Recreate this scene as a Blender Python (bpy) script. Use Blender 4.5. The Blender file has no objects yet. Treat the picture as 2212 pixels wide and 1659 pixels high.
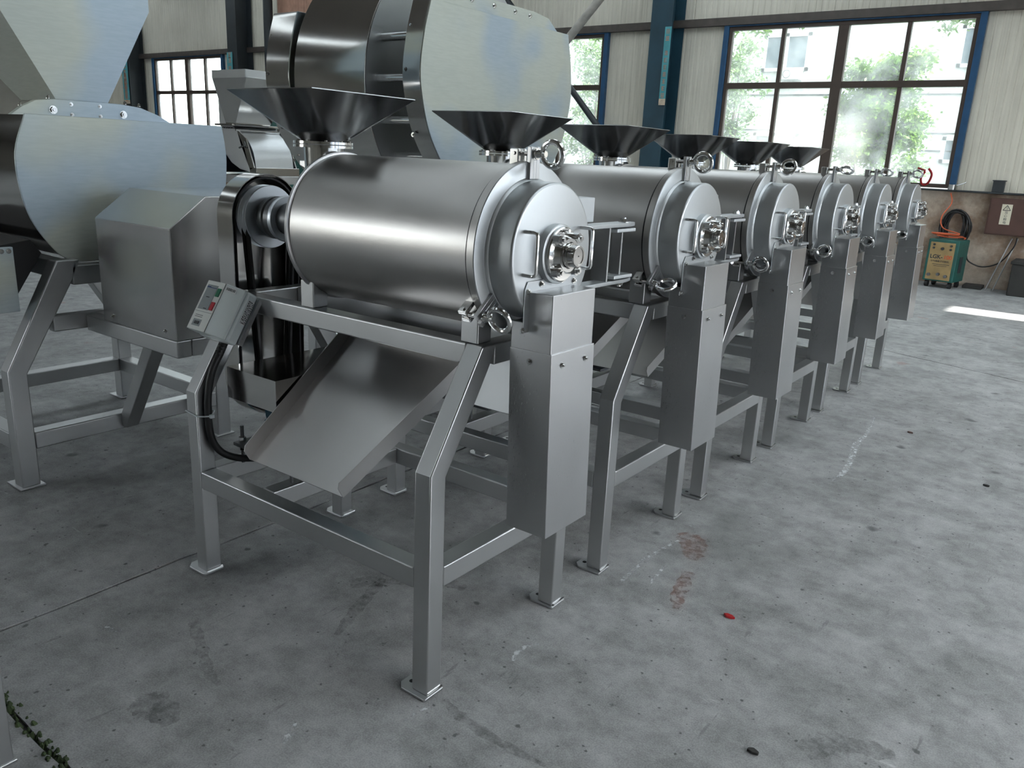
import bpy, bmesh, math, random
from mathutils import Vector, Matrix
random.seed(7)
R = math.radians
S = bpy.context.scene
COL = S.collection
# ------------------------------------------------------------------ camera
cam_d = bpy.data.cameras.new('camera'); cam = bpy.data.objects.new('camera', cam_d); COL.objects.link(cam)
cam_d.sensor_width = 36.0; cam_d.lens = 1734.83 / 2212 * 36.0; cam_d.clip_end = 300
RX = (0.79949532, 0.5989123, 0.04594878); RY = (0.19921546, -0.19221299, -0.96092006); RZ = (-0.5666749, 0.7774048, -0.27298598)
cam.matrix_world = Matrix(((RX[0], -RY[0], -RZ[0], 0), (RX[1], -RY[1], -RZ[1], 0), (RX[2], -RY[2], -RZ[2], 1.5), (0, 0, 0, 1)))
S.camera = cam
# ------------------------------------------------------------------ world, sun, exposure
S.view_settings.view_transform = 'Standard'; S.view_settings.look = 'None'; S.view_settings.gamma = 1.0
S.view_settings.exposure = 1.35
S.view_settings.use_curve_mapping = False
W = bpy.data.worlds.new('sky'); S.world = W; W.use_nodes = True
nt = W.node_tree; bg = nt.nodes['Background']
sky = nt.nodes.new('ShaderNodeTexSky'); sky.sky_type = 'NISHITA'; sky.sun_disc = False
sky.sun_elevation = R(36); sky.sun_rotation = R(90); sky.air_density = 1.0; sky.dust_density = 1.0; sky.ozone_density = 1.0
hz = nt.nodes.new('ShaderNodeHueSaturation'); hz.inputs['Saturation'].default_value = 0.28
nt.links.new(sky.outputs[0], hz.inputs['Color']); nt.links.new(hz.outputs[0], bg.inputs[0]); bg.inputs[1].default_value = 0.75
sun_d = bpy.data.lights.new('sun', 'SUN'); sun = bpy.data.objects.new('sun', sun_d); COL.objects.link(sun)
sun_d.energy = 8.0; sun_d.angle = R(0.55); sun_d.color = (1.0, 0.96, 0.91)
sun.rotation_euler = (0, R(54), 0)      # light comes from +x, 36 degrees above the horizon
S.cycles.max_bounces = 7; S.cycles.diffuse_bounces = 3; S.cycles.glossy_bounces = 4; S.cycles.transparent_max_bounces = 8; S.cycles.adaptive_threshold = 0.08; S.cycles.use_light_tree = False; S.cycles.caustics_reflective = False; S.cycles.caustics_refractive = False
S.cycles.sample_clamp_indirect = 6.0

# ------------------------------------------------------------------ mesh helpers
class MB:
    def __init__(s): s.v = []; s.f = []
    def add(s, vs, fs):
        n = len(s.v); s.v += [tuple(p) for p in vs]; s.f += [tuple(i + n for i in f) for f in fs]; return s
    def box(s, x0, x1, y0, y1, z0, z1):
        return s.add([(x0,y0,z0),(x1,y0,z0),(x1,y1,z0),(x0,y1,z0),(x0,y0,z1),(x1,y0,z1),(x1,y1,z1),(x0,y1,z1)],
                     [(3,2,1,0),(4,5,6,7),(0,1,5,4),(1,2,6,5),(2,3,7,6),(3,0,4,7)])
    def prism(s, poly, axis, a, b):
        n = len(poly)
        def P(p, t): return (t, p[0], p[1]) if axis == 'x' else ((p[0], t, p[1]) if axis == 'y' else (p[0], p[1], t))
        A = sum(poly[i][0]*poly[(i+1)%n][1] - poly[(i+1)%n][0]*poly[i][1] for i in range(n))
        if (A < 0) != (axis == 'y'): poly = poly[::-1]
        if a > b: a, b = b, a
        vs = [P(p, a) for p in poly] + [P(p, b) for p in poly]
        return s.add(vs, [tuple(range(n-1, -1, -1)), tuple(range(n, 2*n))] + [(i, (i+1)%n, n+(i+1)%n, n+i) for i in range(n)])
    def cyl(s, p0, p1, r, seg=16, r1=None, caps=True):
        p0 = Vector(p0); p1 = Vector(p1); r1 = r if r1 is None else r1
        d = (p1-p0).normalized(); u = d.orthogonal().normalized(); w = d.cross(u)
        vs = []
        for p, q in ((p0, r), (p1, r1)):
            for i in range(seg):
                a = 2*math.pi*i/seg; vs.append(p + (u*math.cos(a) + w*math.sin(a))*q)
        fs = [(i, (i+1)%seg, seg+(i+1)%seg, seg+i) for i in range(seg)]
        if caps: fs += [tuple(range(seg-1, -1, -1)), tuple(range(seg, 2*seg))]
        return s.add(vs, fs)
    def lathe(s, prof, c, axis='x', seg=64, a0=0.0, close=True):
        # prof: (along axis, radius); c: centre in the other two coordinates
        vs = []; m = len(prof)
        for i in range(seg):
            t = 2*math.pi*i/seg + a0; ct, st = math.cos(t), math.sin(t)
            for a, r in prof:
                if axis == 'x': vs.append((a, c[0]+r*ct, c[1]+r*st))
                elif axis == 'z': vs.append((c[0]+r*ct, c[1]+r*st, a))
                else: vs.append((c[0]+r*st, a, c[1]+r*ct))
        fs = []
        for i in range(seg):
            j = (i+1) % seg
            for k in range(m-1):
                fs.append((i*m+k, j*m+k, j*m+k+1, i*m+k+1))
        if close:
            if prof[0][1] > 1e-6: fs.append(tuple(i*m for i in range(seg-1, -1, -1)))
            if prof[-1][1] > 1e-6: fs.append(tuple(i*m+m-1 for i in range(seg)))
        return s.add(vs, fs)
    def tube(s, pts, r, seg=8, closed=False):
        pts = [Vector(p) for p in pts]; n = len(pts); vs = []; u = None
        for i, p in enumerate(pts):
            if closed: d = pts[(i+1)%n] - pts[i-1]
            else: d = pts[min(i+1, n-1)] - pts[max(i-1, 0)]
            d.normalize()
            if u is None: u = d.orthogonal().normalized()
            u = (u - d*u.dot(d)).normalized(); w = d.cross(u)
            rr = r[i] if isinstance(r, (list, tuple)) else r
            for k in range(seg):
                a = 2*math.pi*k/seg; vs.append(p + (u*math.cos(a)+w*math.sin(a))*rr)
        fs = []
        for i in range(n if closed else n-1):
            j = (i+1) % n
            for k in range(seg): fs.append((i*seg+k, i*seg+(k+1)%seg, j*seg+(k+1)%seg, j*seg+k))
        if not closed: fs += [tuple(range(seg-1, -1, -1)), tuple(range((n-1)*seg, n*seg))]
        return s.add(vs, fs)
    def torus(s, c, nrm, Rr, r, seg=28, ms=10):
        n = Vector(nrm).normalized(); u = n.orthogonal().normalized(); w = n.cross(u); c = Vector(c)
        return s.tube([c + (u*math.cos(2*math.pi*i/seg) + w*math.sin(2*math.pi*i/seg))*Rr for i in range(seg)], r, ms, True)
    def hexbolt(s, p, d, r=0.008, h=0.007, washer=True):
        p = Vector(p); d = Vector(d).normalized()
        if washer: s.cyl(p, p+d*0.002, r*1.5, 12); s.cyl(p+d*h, p+d*(h+0.004), r*0.6, 8)
        s.cyl(p, p+d*h, r*1.12, 6); return s
    def build(s, name, mat, parent=None, bevel=None, angle=35, seg=2, solid=None, loc=None):
        me = bpy.data.meshes.new(name); me.from_pydata(s.v, [], s.f); me.validate(); me.update()
        if solid:
            bm = bmesh.new(); bm.from_mesh(me); bmesh.ops.remove_doubles(bm, verts=bm.verts, dist=1e-6); bmesh.ops.recalc_face_normals(bm, faces=bm.faces)
            bmesh.ops.solidify(bm, geom=bm.faces[:], thickness=solid); bm.to_mesh(me); bm.free(); me.update()
        me.polygons.foreach_set('use_smooth', [True]*len(me.polygons)); me.set_sharp_from_angle(angle=R(angle))
        if mat: me.materials.append(MAT[mat] if isinstance(mat, str) else mat)
        o = bpy.data.objects.new(name, me); COL.objects.link(o)
        if parent: o.parent = parent
        if loc: o.location = loc
        if bevel:
            m = o.modifiers.new('bevel', 'BEVEL'); m.width = bevel; m.segments = seg; m.limit_method = 'ANGLE'; m.angle_limit = R(40); m.harden_normals = True
        return o
def empty(name, loc=(0,0,0), rz=0.0):
    o = bpy.data.objects.new(name, None); COL.objects.link(o); o.location = loc; o.rotation_euler = (0,0,rz); o.empty_display_size = 0.1; return o
def tag(o, label=None, cat=None, group=None, kind=None):
    if label: o['label'] = label
    if cat: o['category'] = cat
    if group: o['group'] = group
    if kind: o['kind'] = kind
    return o
def copy_tree(o, parent=None, skip=()):
    c = o.copy(); COL.objects.link(c); c.parent = parent
    for ch in [x for x in bpy.data.objects if x.parent == o]:
        if ch.name.split('.')[0] in skip: continue
        copy_tree(ch, c, skip)
    return c
def text(name, body, mat, size, loc, rot, parent, ext=0.0006, align='CENTER', sx=1.0, bold=0.0):
    cu = bpy.data.curves.new(name, 'FONT'); cu.body = body; cu.size = size; cu.extrude = ext; cu.align_x = align; cu.align_y = 'CENTER'; cu.offset = bold
    tmp = bpy.data.objects.new(name, cu); COL.objects.link(tmp); bpy.context.view_layer.update()
    me = bpy.data.meshes.new_from_object(tmp.evaluated_get(bpy.context.evaluated_depsgraph_get())); bpy.data.objects.remove(tmp); me.name = name
    me.materials.clear(); me.materials.append(MAT[mat]); o = bpy.data.objects.new(name, me); COL.objects.link(o)
    o.location = loc; o.rotation_euler = rot; o.scale = (sx, 1, 1); o.parent = parent; return o
def smooth_curve(pts, n=8, closed=False):
    out = []; m = len(pts); P = [Vector(p) for p in pts]
    for i in range(m if closed else m-1):
        p0 = P[i-1] if (closed or i > 0) else P[0]; p1 = P[i]; p2 = P[(i+1)%m]; p3 = P[(i+2)%m] if (closed or i+2 < m) else P[-1]
        for k in range(n):
            t = k/n; out.append(0.5*((2*p1)+(p2-p0)*t+(2*p0-5*p1+4*p2-p3)*t*t+(3*p1-p0-3*p2+p3)*t**3))
    if not closed: out.append(P[-1])
    return out

# ------------------------------------------------------------------ materials
MAT = {}
def nodes(name):
    m = bpy.data.materials.new(name); m.use_nodes = True; MAT[name] = m
    return m, m.node_tree, m.node_tree.nodes['Principled BSDF']
def N(nt, t, **kw):
    n = nt.nodes.new(t)
    for k, v in kw.items():
        if k in n.inputs: n.inputs[k].default_value = v
        else: setattr(n, k, v)
    return n
def coords(nt, scale=(1,1,1), kind='Object'):
    tc = N(nt, 'ShaderNodeTexCoord'); mp = N(nt, 'ShaderNodeMapping'); mp.inputs['Scale'].default_value = scale
    nt.links.new(tc.outputs[kind], mp.inputs[0]); return mp.outputs[0]
def ramp(nt, fac, stops):
    r = N(nt, 'ShaderNodeValToRGB'); e = r.color_ramp.elements
    while len(e) < len(stops): e.new(0.5)
    for el, (p, c) in zip(e, stops): el.position = p; el.color = (*c, 1) if len(c) == 3 else c
    nt.links.new(fac, r.inputs[0]); return r.outputs[0]
def noise(nt, vec, scale, detail=3, rough=0.5):
    n = N(nt, 'ShaderNodeTexNoise', Scale=scale, Detail=detail, Roughness=rough); nt.links.new(vec, n.inputs['Vector']); return n.outputs['Fac']
def mixc(nt, fac, a, b, mode='MIX'):
    m = N(nt, 'ShaderNodeMix', data_type='RGBA', blend_type=mode)
    for sock, v in ((m.inputs[0], fac), (m.inputs[6], a), (m.inputs[7], b)):
        if isinstance(v, (int, float)): sock.default_value = v
        elif isinstance(v, tuple): sock.default_value = (*v, 1)
        else: nt.links.new(v, sock)
    return m.outputs[2]
def metal(name, c, rough, stretch=(1,1,1), var=0.08, ns=6.0, patch=0.10, metallic=1.0, brush=0.0, aniso=0.0):
    m, nt, b = nodes(name)
    v = coords(nt, stretch); big = noise(nt, coords(nt), 2.2, 3); fine = noise(nt, v, ns*12, 2)
    col = ramp(nt, big, [(0.25, tuple(x*(1-patch) for x in c)), (0.75, tuple(min(1, x*(1+patch)) for x in c))])
    nt.links.new(col, b.inputs['Base Color'])
    mr = N(nt, 'ShaderNodeMapRange'); mr.inputs['To Min'].default_value = max(0.03, rough-var); mr.inputs['To Max'].default_value = rough+var
    mx = N(nt, 'ShaderNodeMath', operation='ADD'); nt.links.new(big, mx.inputs[0]); nt.links.new(fine, mx.inputs[1])
    hf = N(nt, 'ShaderNodeMath', operation='MULTIPLY'); hf.inputs[1].default_value = 0.5; nt.links.new(mx.outputs[0], hf.inputs[0])
    nt.links.new(hf.outputs[0], mr.inputs[0]); nt.links.new(mr.outputs[0], b.inputs['Roughness'])
    b.inputs['Metallic'].default_value = metallic
    if aniso: b.inputs['Anisotropic'].default_value = aniso
    if brush:
        bp = N(nt, 'ShaderNodeBump'); bp.inputs['Strength'].default_value = brush; bp.inputs['Distance'].default_value = 0.002
        nt.links.new(fine, bp.inputs['Height']); nt.links.new(bp.outputs[0], b.inputs['Normal'])
    return m
def plain(name, c, rough=0.6, metallic=0.0, var=0.12, ns=8.0, emit=None, spec=0.5):
    m, nt, b = nodes(name)
    f = noise(nt, coords(nt), ns, 4)
    nt.links.new(ramp(nt, f, [(0.3, tuple(x*(1-var) for x in c)), (0.7, tuple(min(1, x*(1+var)) for x in c))]), b.inputs['Base Color'])
    b.inputs['Roughness'].default_value = rough; b.inputs['Metallic'].default_value = metallic; b.inputs['Specular IOR Level'].default_value = spec
    return m
metal('steel_drum', (0.49,0.48,0.465), 0.36, (1,14,14), brush=0.06)
metal('steel_frame', (0.50,0.508,0.508), 0.36, (3,3,1), brush=0.04)
metal('steel_sheet', (0.53,0.535,0.54), 0.30, (10,10,1), brush=0.05)
metal('steel_guard', (0.50,0.50,0.495), 0.22, (10,10,1), patch=0.12)
metal('steel_tray', (0.52,0.515,0.51), 0.33, (1,1,1))
metal('steel_face', (0.52,0.54,0.548), 0.42, (1,1,1), patch=0.06)
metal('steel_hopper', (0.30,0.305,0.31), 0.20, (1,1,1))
metal('steel_polish', (0.74,0.74,0.73), 0.14, var=0.05)
metal('steel_mirror', (0.62,0.61,0.59), 0.13, var=0.05)
metal('zinc', (0.66,0.70,0.74), 0.42, ns=4, patch=0.12)
metal('iron_dark', (0.16,0.165,0.17), 0.42, metallic=0.85)
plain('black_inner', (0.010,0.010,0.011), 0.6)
plain('rubber_black', (0.012,0.012,0.013), 0.5)
plain('plastic_grey', (0.70,0.76,0.76), 0.38, var=0.03)
plain('plastic_panel', (0.76,0.78,0.75), 0.42, var=0.03)
plain('label_grey', (0.27,0.30,0.31), 0.45, var=0.04)
plain('ink', (0.03,0.035,0.04), 0.6)
plain('ink_blue', (0.03,0.06,0.18), 0.6)
plain('sticker_white', (0.78,0.80,0.80), 0.5, var=0.02)
plain('button_green', (0.0,0.16,0.075), 0.35, var=0.05)
plain('button_red', (0.42,0.008,0.02), 0.35, var=0.05)
plain('tie_white', (0.62,0.68,0.70), 0.4, var=0.03)
plain('motor_teal', (0.01,0.09,0.135), 0.4)
plain('motor_navy', (0.008,0.014,0.035), 0.4)
plain('column_blue', (0.018,0.055,0.080), 0.45, var=0.2, ns=3)
plain('column_dark', (0.022,0.028,0.032), 0.5, var=0.2, ns=3)
plain('trim_blue', (0.012,0.07,0.16), 0.45)
plain('frame_brown', (0.06,0.042,0.033), 0.45)
plain('girt_brown', (0.075,0.063,0.055), 0.55, var=0.2)
plain('girt_grey', (0.42,0.40,0.36), 0.55, var=0.2)
plain('cabinet_green', (0.02,0.10,0.085), 0.5)
plain('welder_green', (0.012,0.10,0.085), 0.45, var=0.2)
plain('welder_panel', (0.36,0.25,0.11), 0.5, var=0.25, ns=5)
plain('cabinet_brown', (0.085,0.042,0.033), 0.45)
plain('label_cream', (0.70,0.66,0.52), 0.6, var=0.05)
plain('cord_orange', (0.65,0.12,0.04), 0.5)
plain('sign_teal', (0.08,0.32,0.36), 0.5, var=0.25, ns=3)
plain('sign_ink', (0.55,0.30,0.20), 0.6)
plain('sign_foot', (0.55,0.45,0.34), 0.6, var=0.25, ns=20)
plain('red_paint', (0.45,0.015,0.02), 0.4)
plain('roof_dark', (0.30,0.27,0.235), 0.7)
plain('wall_plain', (0.30,0.285,0.25), 0.75, var=0.15, ns=1.2)
plain('pink_board', (0.42,0.24,0.17), 0.7, var=0.12)
plain('outer_white', (0.72,0.72,0.70), 0.8, var=0.04)
plain('outer_grey', (0.66,0.70,0.71), 0.8, var=0.06)
plain('outer_line', (0.14,0.14,0.145), 0.8)
plain('outer_glass', (0.13,0.16,0.19), 0.35)
plain('ground_outside', (0.10,0.11,0.125), 0.85, ns=1.0)
plain('bark', (0.10,0.075,0.05), 0.85)
plain('moss', (0.035,0.055,0.02), 0.9, var=0.3)
plain('pallet_dark', (0.03,0.03,0.028), 0.8)
def film_metal(name):
    m, nt, b = nodes(name)
    v = coords(nt); f = noise(nt, v, 1.15, 2, 0.45); g = noise(nt, coords(nt, (1,1,9)), 14, 3)
    c = ramp(nt, f, [(0.34, (0.40,0.49,0.58)), (0.46, (0.46,0.545,0.60)), (0.52, (0.60,0.62,0.53)), (0.60, (0.58,0.61,0.54)), (0.66, (0.45,0.53,0.585))])
    c2 = mixc(nt, 0.2, c, ramp(nt, g, [(0.35, (0.42,0.46,0.49)), (0.65, (0.60,0.63,0.65))]))
    nt.links.new(c2, b.inputs['Base Color']); b.inputs['Metallic'].default_value = 0.9
    nt.links.new(ramp(nt, f, [(0.3, (0.48,)*3), (0.6, (0.62,)*3)]), b.inputs['Roughness'])
film_metal('steel_film')
def concrete():
    m, nt, b = nodes('concrete')
    v = coords(nt)
    big = noise(nt, v, 0.55, 4, 0.6); mid = noise(nt, v, 3.2, 5, 0.65); fine = noise(nt, v, 11, 9, 0.72); grit = noise(nt, v, 210, 1)
    c = ramp(nt, big, [(0.30, (0.20,0.207,0.205)), (0.50, (0.30,0.308,0.305)), (0.70, (0.40,0.408,0.405))])
    c = mixc(nt, 0.58, c, ramp(nt, mid, [(0.36, (0.13,0.135,0.133)), (0.48, (0.30,0.307,0.305)), (0.62, (0.48,0.488,0.485))]))
    c = mixc(nt, 0.36, c, ramp(nt, fine, [(0.36, (0.10,0.103,0.102)), (0.5, (0.31,0.316,0.315)), (0.68, (0.55,0.56,0.56))]))
    c = mixc(nt, 0.13, c, ramp(nt, grit, [(0.38, (0.05,0.05,0.05)), (0.62, (0.64,0.64,0.64))]))
    def spots(scale, lo, hi, wobs, wobk, colr, k):
        vo = N(nt, 'ShaderNodeTexVoronoi', Scale=scale, Randomness=1.0); nt.links.new(v, vo.inputs['Vector'])
        ad = N(nt, 'ShaderNodeMath', operation='MULTIPLY_ADD'); ad.inputs[1].default_value = wobk; nt.links.new(noise(nt, v, wobs, 3, 0.6), ad.inputs[0]); nt.links.new(vo.outputs['Distance'], ad.inputs[2])
        return mixc(nt, ramp(nt, ad.outputs[0], [(lo, (k,)*3), (hi, (0,0,0))]), c, colr)
    c = spots(2.6, 0.20, 0.26, 7, 0.36, (0.10,0.105,0.105), 0.85)       # oil spots
    c = spots(8.0, 0.235, 0.275, 22, 0.42, (0.085,0.09,0.09), 0.8)        # drips
    c = spots(22.0, 0.25, 0.31, 60, 0.40, (0.085,0.09,0.088), 0.85)      # pits
    c = spots(1.3, 0.235, 0.30, 6, 0.46, (0.34,0.22,0.19), 0.5)         # rusty smears
    # scratches and pale paint scuffs
    sc = noise(nt, coords(nt, (1.0, 4.5, 1)), 3.4, 6, 0.7); c = mixc(nt, ramp(nt, sc, [(0.66, (0,0,0)), (0.72, (0.65,0.65,0.65))]), c, (0.58,0.59,0.59))
    s2 = noise(nt, coords(nt, (9.0, 1.3, 1)), 3.0, 4, 0.6); c = mixc(nt, ramp(nt, s2, [(0.66, (0,0,0)), (0.71, (0.45,0.45,0.45))]), c, (0.12,0.125,0.125))
    st = noise(nt, coords(nt, (1.3,0.9,1)), 0.9, 4, 0.6); c = mixc(nt, ramp(nt, st, [(0.55, (0,0,0)), (0.70, (0.60,0.60,0.60))]), c, (0.11,0.115,0.115))
    nt.links.new(c, b.inputs['Base Color'])
    nt.links.new(ramp(nt, mid, [(0.3, (0.55,)*3), (0.7, (0.80,)*3)]), b.inputs['Roughness']); b.inputs['Specular IOR Level'].default_value = 0.35
    bp = N(nt, 'ShaderNodeBump'); bp.inputs['Strength'].default_value = 0.25; bp.inputs['Distance'].default_value = 0.003
    mm = N(nt, 'ShaderNodeMath', operation='ADD'); nt.links.new(fine, mm.inputs[0]); nt.links.new(mid, mm.inputs[1])
    nt.links.new(mm.outputs[0], bp.inputs['Height']); nt.links.new(bp.outputs[0], b.inputs['Normal'])
concrete()
def panel_mat():
    m, nt, b = nodes('panel_cream')
    oi = N(nt, 'ShaderNodeObjectInfo'); v = coords(nt, (1,1,1), 'Object')
    f = noise(nt, v, 1.2, 5, 0.6); s = noise(nt, coords(nt, (14,1,0.6)), 1.6, 4, 0.6)
    c = ramp(nt, f, [(0.3, (0.58,0.55,0.465)), (0.7, (0.72,0.69,0.59))])
    c = mixc(nt, 0.4, c, ramp(nt, s, [(0.3, (0.46,0.44,0.37)), (0.65, (0.76,0.73,0.63))]))
    sp = noise(nt, v, 9, 4, 0.7); c = mixc(nt, ramp(nt, sp, [(0.66, (0,0,0)), (0.78, (0.45,0.45,0.45))]), c, (0.32,0.26,0.18))
    nt.links.new(c, b.inputs['Base Color']); b.inputs['Roughness'].default_value = 0.55
panel_mat()
def plaster():
    m, nt, b = nodes('plaster_stained')
    v = coords(nt); f = noise(nt, v, 1.3, 6, 0.65); g = noise(nt, v, 6, 6, 0.7)
    c = ramp(nt, f, [(0.30, (0.17,0.10,0.065)), (0.47, (0.36,0.25,0.18)), (0.58, (0.58,0.49,0.40)), (0.75, (0.74,0.68,0.60))])
    c = mixc(nt, 0.4, c, ramp(nt, g, [(0.35, (0.10,0.075,0.06)), (0.55, (0.38,0.30,0.23)), (0.7, (0.60,0.54,0.48))]))
    nt.links.new(c, b.inputs['Base Color']); b.inputs['Roughness'].default_value = 0.8
    bp = N(nt, 'ShaderNodeBump'); bp.inputs['Strength'].default_value = 0.4; bp.inputs['Distance'].default_value = 0.01; nt.links.new(g, bp.inputs['Height']); nt.links.new(bp.outputs[0], b.inputs['Normal'])
plaster()
def glass():
    m, nt, b = nodes('dusty_glass'); nt.nodes.remove(b); out = nt.nodes['Material Output']
    tr = N(nt, 'ShaderNodeBsdfTransparent'); tr.inputs[0].default_value = (0.90,0.95,0.93,1)
    du = N(nt, 'ShaderNodeBsdfTranslucent'); du.inputs[0].default_value = (0.80,0.83,0.82,1)
    gl = N(nt, 'ShaderNodeBsdfGlossy'); gl.inputs['Roughness'].default_value = 0.08; gl.inputs[0].default_value = (0.9,0.9,0.9,1)
    f = noise(nt, coords(nt), 2.2, 6, 0.65)
    m1 = N(nt, 'ShaderNodeMixShader'); nt.links.new(ramp(nt, f, [(0.35, (0.05,)*3), (0.72, (0.30,)*3)]), m1.inputs[0]); nt.links.new(tr.outputs[0], m1.inputs[1]); nt.links.new(du.outputs[0], m1.inputs[2])
    m2 = N(nt, 'ShaderNodeMixShader'); m2.inputs[0].default_value = 0.05; nt.links.new(m1.outputs[0], m2.inputs[1]); nt.links.new(gl.outputs[0], m2.inputs[2])
    nt.links.new(m2.outputs[0], out.inputs[0])
glass()
def translucent(name, c):
    m, nt, b = nodes(name); nt.nodes.remove(b); out = nt.nodes['Material Output']
    d = N(nt, 'ShaderNodeBsdfDiffuse'); t = N(nt, 'ShaderNodeBsdfTranslucent'); d.inputs[0].default_value = (*c,1); t.inputs[0].default_value = (*c,1)
    mx = N(nt, 'ShaderNodeMixShader'); mx.inputs[0].default_value = 0.85; nt.links.new(d.outputs[0], mx.inputs[1]); nt.links.new(t.outputs[0], mx.inputs[2]); nt.links.new(mx.outputs[0], out.inputs[0])
translucent('added_skylight_sheet', (0.50,0.525,0.53))
def leafmat(name, c1, c2):
    m, nt, b = nodes(name); out = nt.nodes['Material Output']
    f = noise(nt, coords(nt), 3.0, 3); col = ramp(nt, f, [(0.3, c1), (0.7, c2)]); nt.links.new(col, b.inputs['Base Color']); b.inputs['Roughness'].default_value = 0.5
    t = N(nt, 'ShaderNodeBsdfTranslucent'); nt.links.new(col, t.inputs[0])
    mx = N(nt, 'ShaderNodeMixShader'); mx.inputs[0].default_value = 0.4; nt.links.new(b.outputs[0], mx.inputs[1]); nt.links.new(t.outputs[0], mx.inputs[2]); nt.links.new(mx.outputs[0], out.inputs[0])
leafmat('leaf_green', (0.06,0.15,0.015), (0.20,0.34,0.04)); leafmat('leaf_grey', (0.11,0.19,0.07), (0.26,0.36,0.17))

# ------------------------------------------------------------------ the hall
XW0, XW1, YW0, YW1, ZC = -28.0, 4.5, -7.0, 13.2, 6.5
# floor: a base with concrete slabs parted by joints
fl = MB().box(XW0, XW1, YW0, YW1, -0.25, -0.009).build('floor', 'pallet_dark'); tag(fl, 'grey stained concrete workshop floor with open joints', kind='structure')
def jag(p, q, step=0.12, amp=0.006):
    n = max(1, int(math.dist(p, q)/step)); out = []
    for i in range(n):
        t = i/n; j = 0 if i == 0 else random.uniform(-amp, amp)
        dx, dy = q[0]-p[0], q[1]-p[1]; L = math.hypot(dx, dy)
        out.append((p[0]+dx*t-dy/L*j, p[1]+dy*t+dx/L*j))
    return out
def slab(corners):
    c = [Vector(p) for p in corners]; ce = sum(c, Vector((0,0)))/len(c); g = 0.0055
    pts = []
    for i, p in enumerate(c):
        a, b_ = c[i-1], c[(i+1)%len(c)]
        d1 = (p-a).normalized(); d2 = (b_-p).normalized(); n1 = Vector((-d1.y, d1.x)); n2 = Vector((-d2.y, d2.x))
        bis = (n1+n2); pts.append(p + bis*(g/max(0.3, 1+n1.dot(n2))))
    poly = []
    for i in range(len(pts)): poly += jag(pts[i], pts[(i+1)%len(pts)])
    MB().prism(poly, 'z', -0.009, 0.0).build('slab', 'concrete', fl)
slab([(-2.55,-7),(4.5,-7),(4.5,0.5),(-2.55,0.72)]); slab([(-2.55,0.72),(4.5,0.5),(4.5,6.7),(-0.36,7.2),(-2.55,7.9)]); slab([(-2.55,7.9),(-0.36,7.2),(4.5,6.7),(4.5,13.2),(-2.55,13.2)])
slab([(-9,-7),(-2.55,-7),(-2.55,7.9),(-9,7.9)]); slab([(-9,7.9),(-2.55,7.9),(-2.55,13.2),(-9,13.2)])
slab([(-28,-7),(-9,-7),(-9,7.9),(-28,7.9)]); slab([(-28,7.9),(-9,7.9),(-9,13.2),(-28,13.2)])
# moss in the open joint near the left corner
mo = MB()
for i in range(160):
    x = random.uniform(-2.5, -1.6); y = 0.72-(x+2.55)*0.031+random.gauss(0, 0.012); r = random.uniform(0.004, 0.012)
    mo.cyl((x,y,-0.01), (x+random.uniform(-.006,.006), y+random.uniform(-.006,.006), r*0.9), r, 6, r*0.3)
tag(mo.build('moss', 'moss'), 'dark green moss grown in the floor joint at the lower left', 'moss', kind='stuff')

# paint scuffs, oil streaks and rust on the slabs, small scraps lying about
def smear_mat(name, c, lo, hi, k):
    m, nt, b = nodes(name); out = nt.nodes['Material Output']; b.inputs['Base Color'].default_value = (*c, 1); b.inputs['Roughness'].default_value = 0.75
    t = N(nt, 'ShaderNodeBsdfTransparent'); mx = N(nt, 'ShaderNodeMixShader'); f = noise(nt, coords(nt), 34, 5, 0.65)
    nt.links.new(ramp(nt, f, [(lo, (0,0,0)), (hi, (k,)*3)]), mx.inputs[0]); nt.links.new(t.outputs[0], mx.inputs[1]); nt.links.new(b.outputs[0], mx.inputs[2]); nt.links.new(mx.outputs[0], out.inputs[0])
smear_mat('scuff_white', (0.68,0.71,0.72), 0.42, 0.60, 0.85); smear_mat('oil_dark', (0.08,0.085,0.085), 0.36, 0.70, 0.42); smear_mat('rust_red', (0.33,0.16,0.12), 0.42, 0.60, 0.5)
def smear(name, pts, w, mat):
    P = smooth_curve([Vector(p) for p in pts], 8); k = len(P); vs = []
    for i, p in enumerate(P):
        d = (P[min(i+1,k-1)]-P[max(i-1,0)]).normalized(); n_ = Vector((-d.y, d.x)); t = i/(k-1); ww = w*(0.35+0.65*math.sin(math.pi*min(1, 0.12+t*0.88)))*random.uniform(0.6,1.15)
        vs += [(*(p+n_*ww), 0.0006), (*(p-n_*ww), 0.0006)]
    MB().add(vs, [(2*i, 2*i+1, 2*i+3, 2*i+2) for i in range(k-1)]).build(name, mat, fl)
smear('paint_scuff', [(-1.229,1.758),(-1.249,1.804),(-1.248,1.853),(-1.22,1.897)], 0.009, 'scuff_white')
smear('paint_scuff', [(-1.219,2.412),(-1.229,2.60),(-1.225,2.732),(-1.204,2.892)], 0.012, 'scuff_white')
smear('paint_scuff', [(-1.13,2.481),(-1.142,2.56),(-1.149,2.652)], 0.008, 'scuff_white')
smear('paint_scuff', [(-0.90,4.015),(-0.90,4.271),(-0.962,4.699),(-0.965,4.916),(-1.016,5.357)], 0.018, 'scuff_white')
smear('paint_scuff', [(-2.33,1.06),(-2.30,1.065),(-2.27,1.085)], 0.014, 'scuff_white'); smear('paint_scuff', [(-1.30,1.35),(-1.295,1.40),(-1.28,1.46)], 0.006, 'scuff_white')
smear('paint_scuff', [(-1.478,1.09),(-1.49,1.12),(-1.517,1.164)], 0.012, 'scuff_white')
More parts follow.
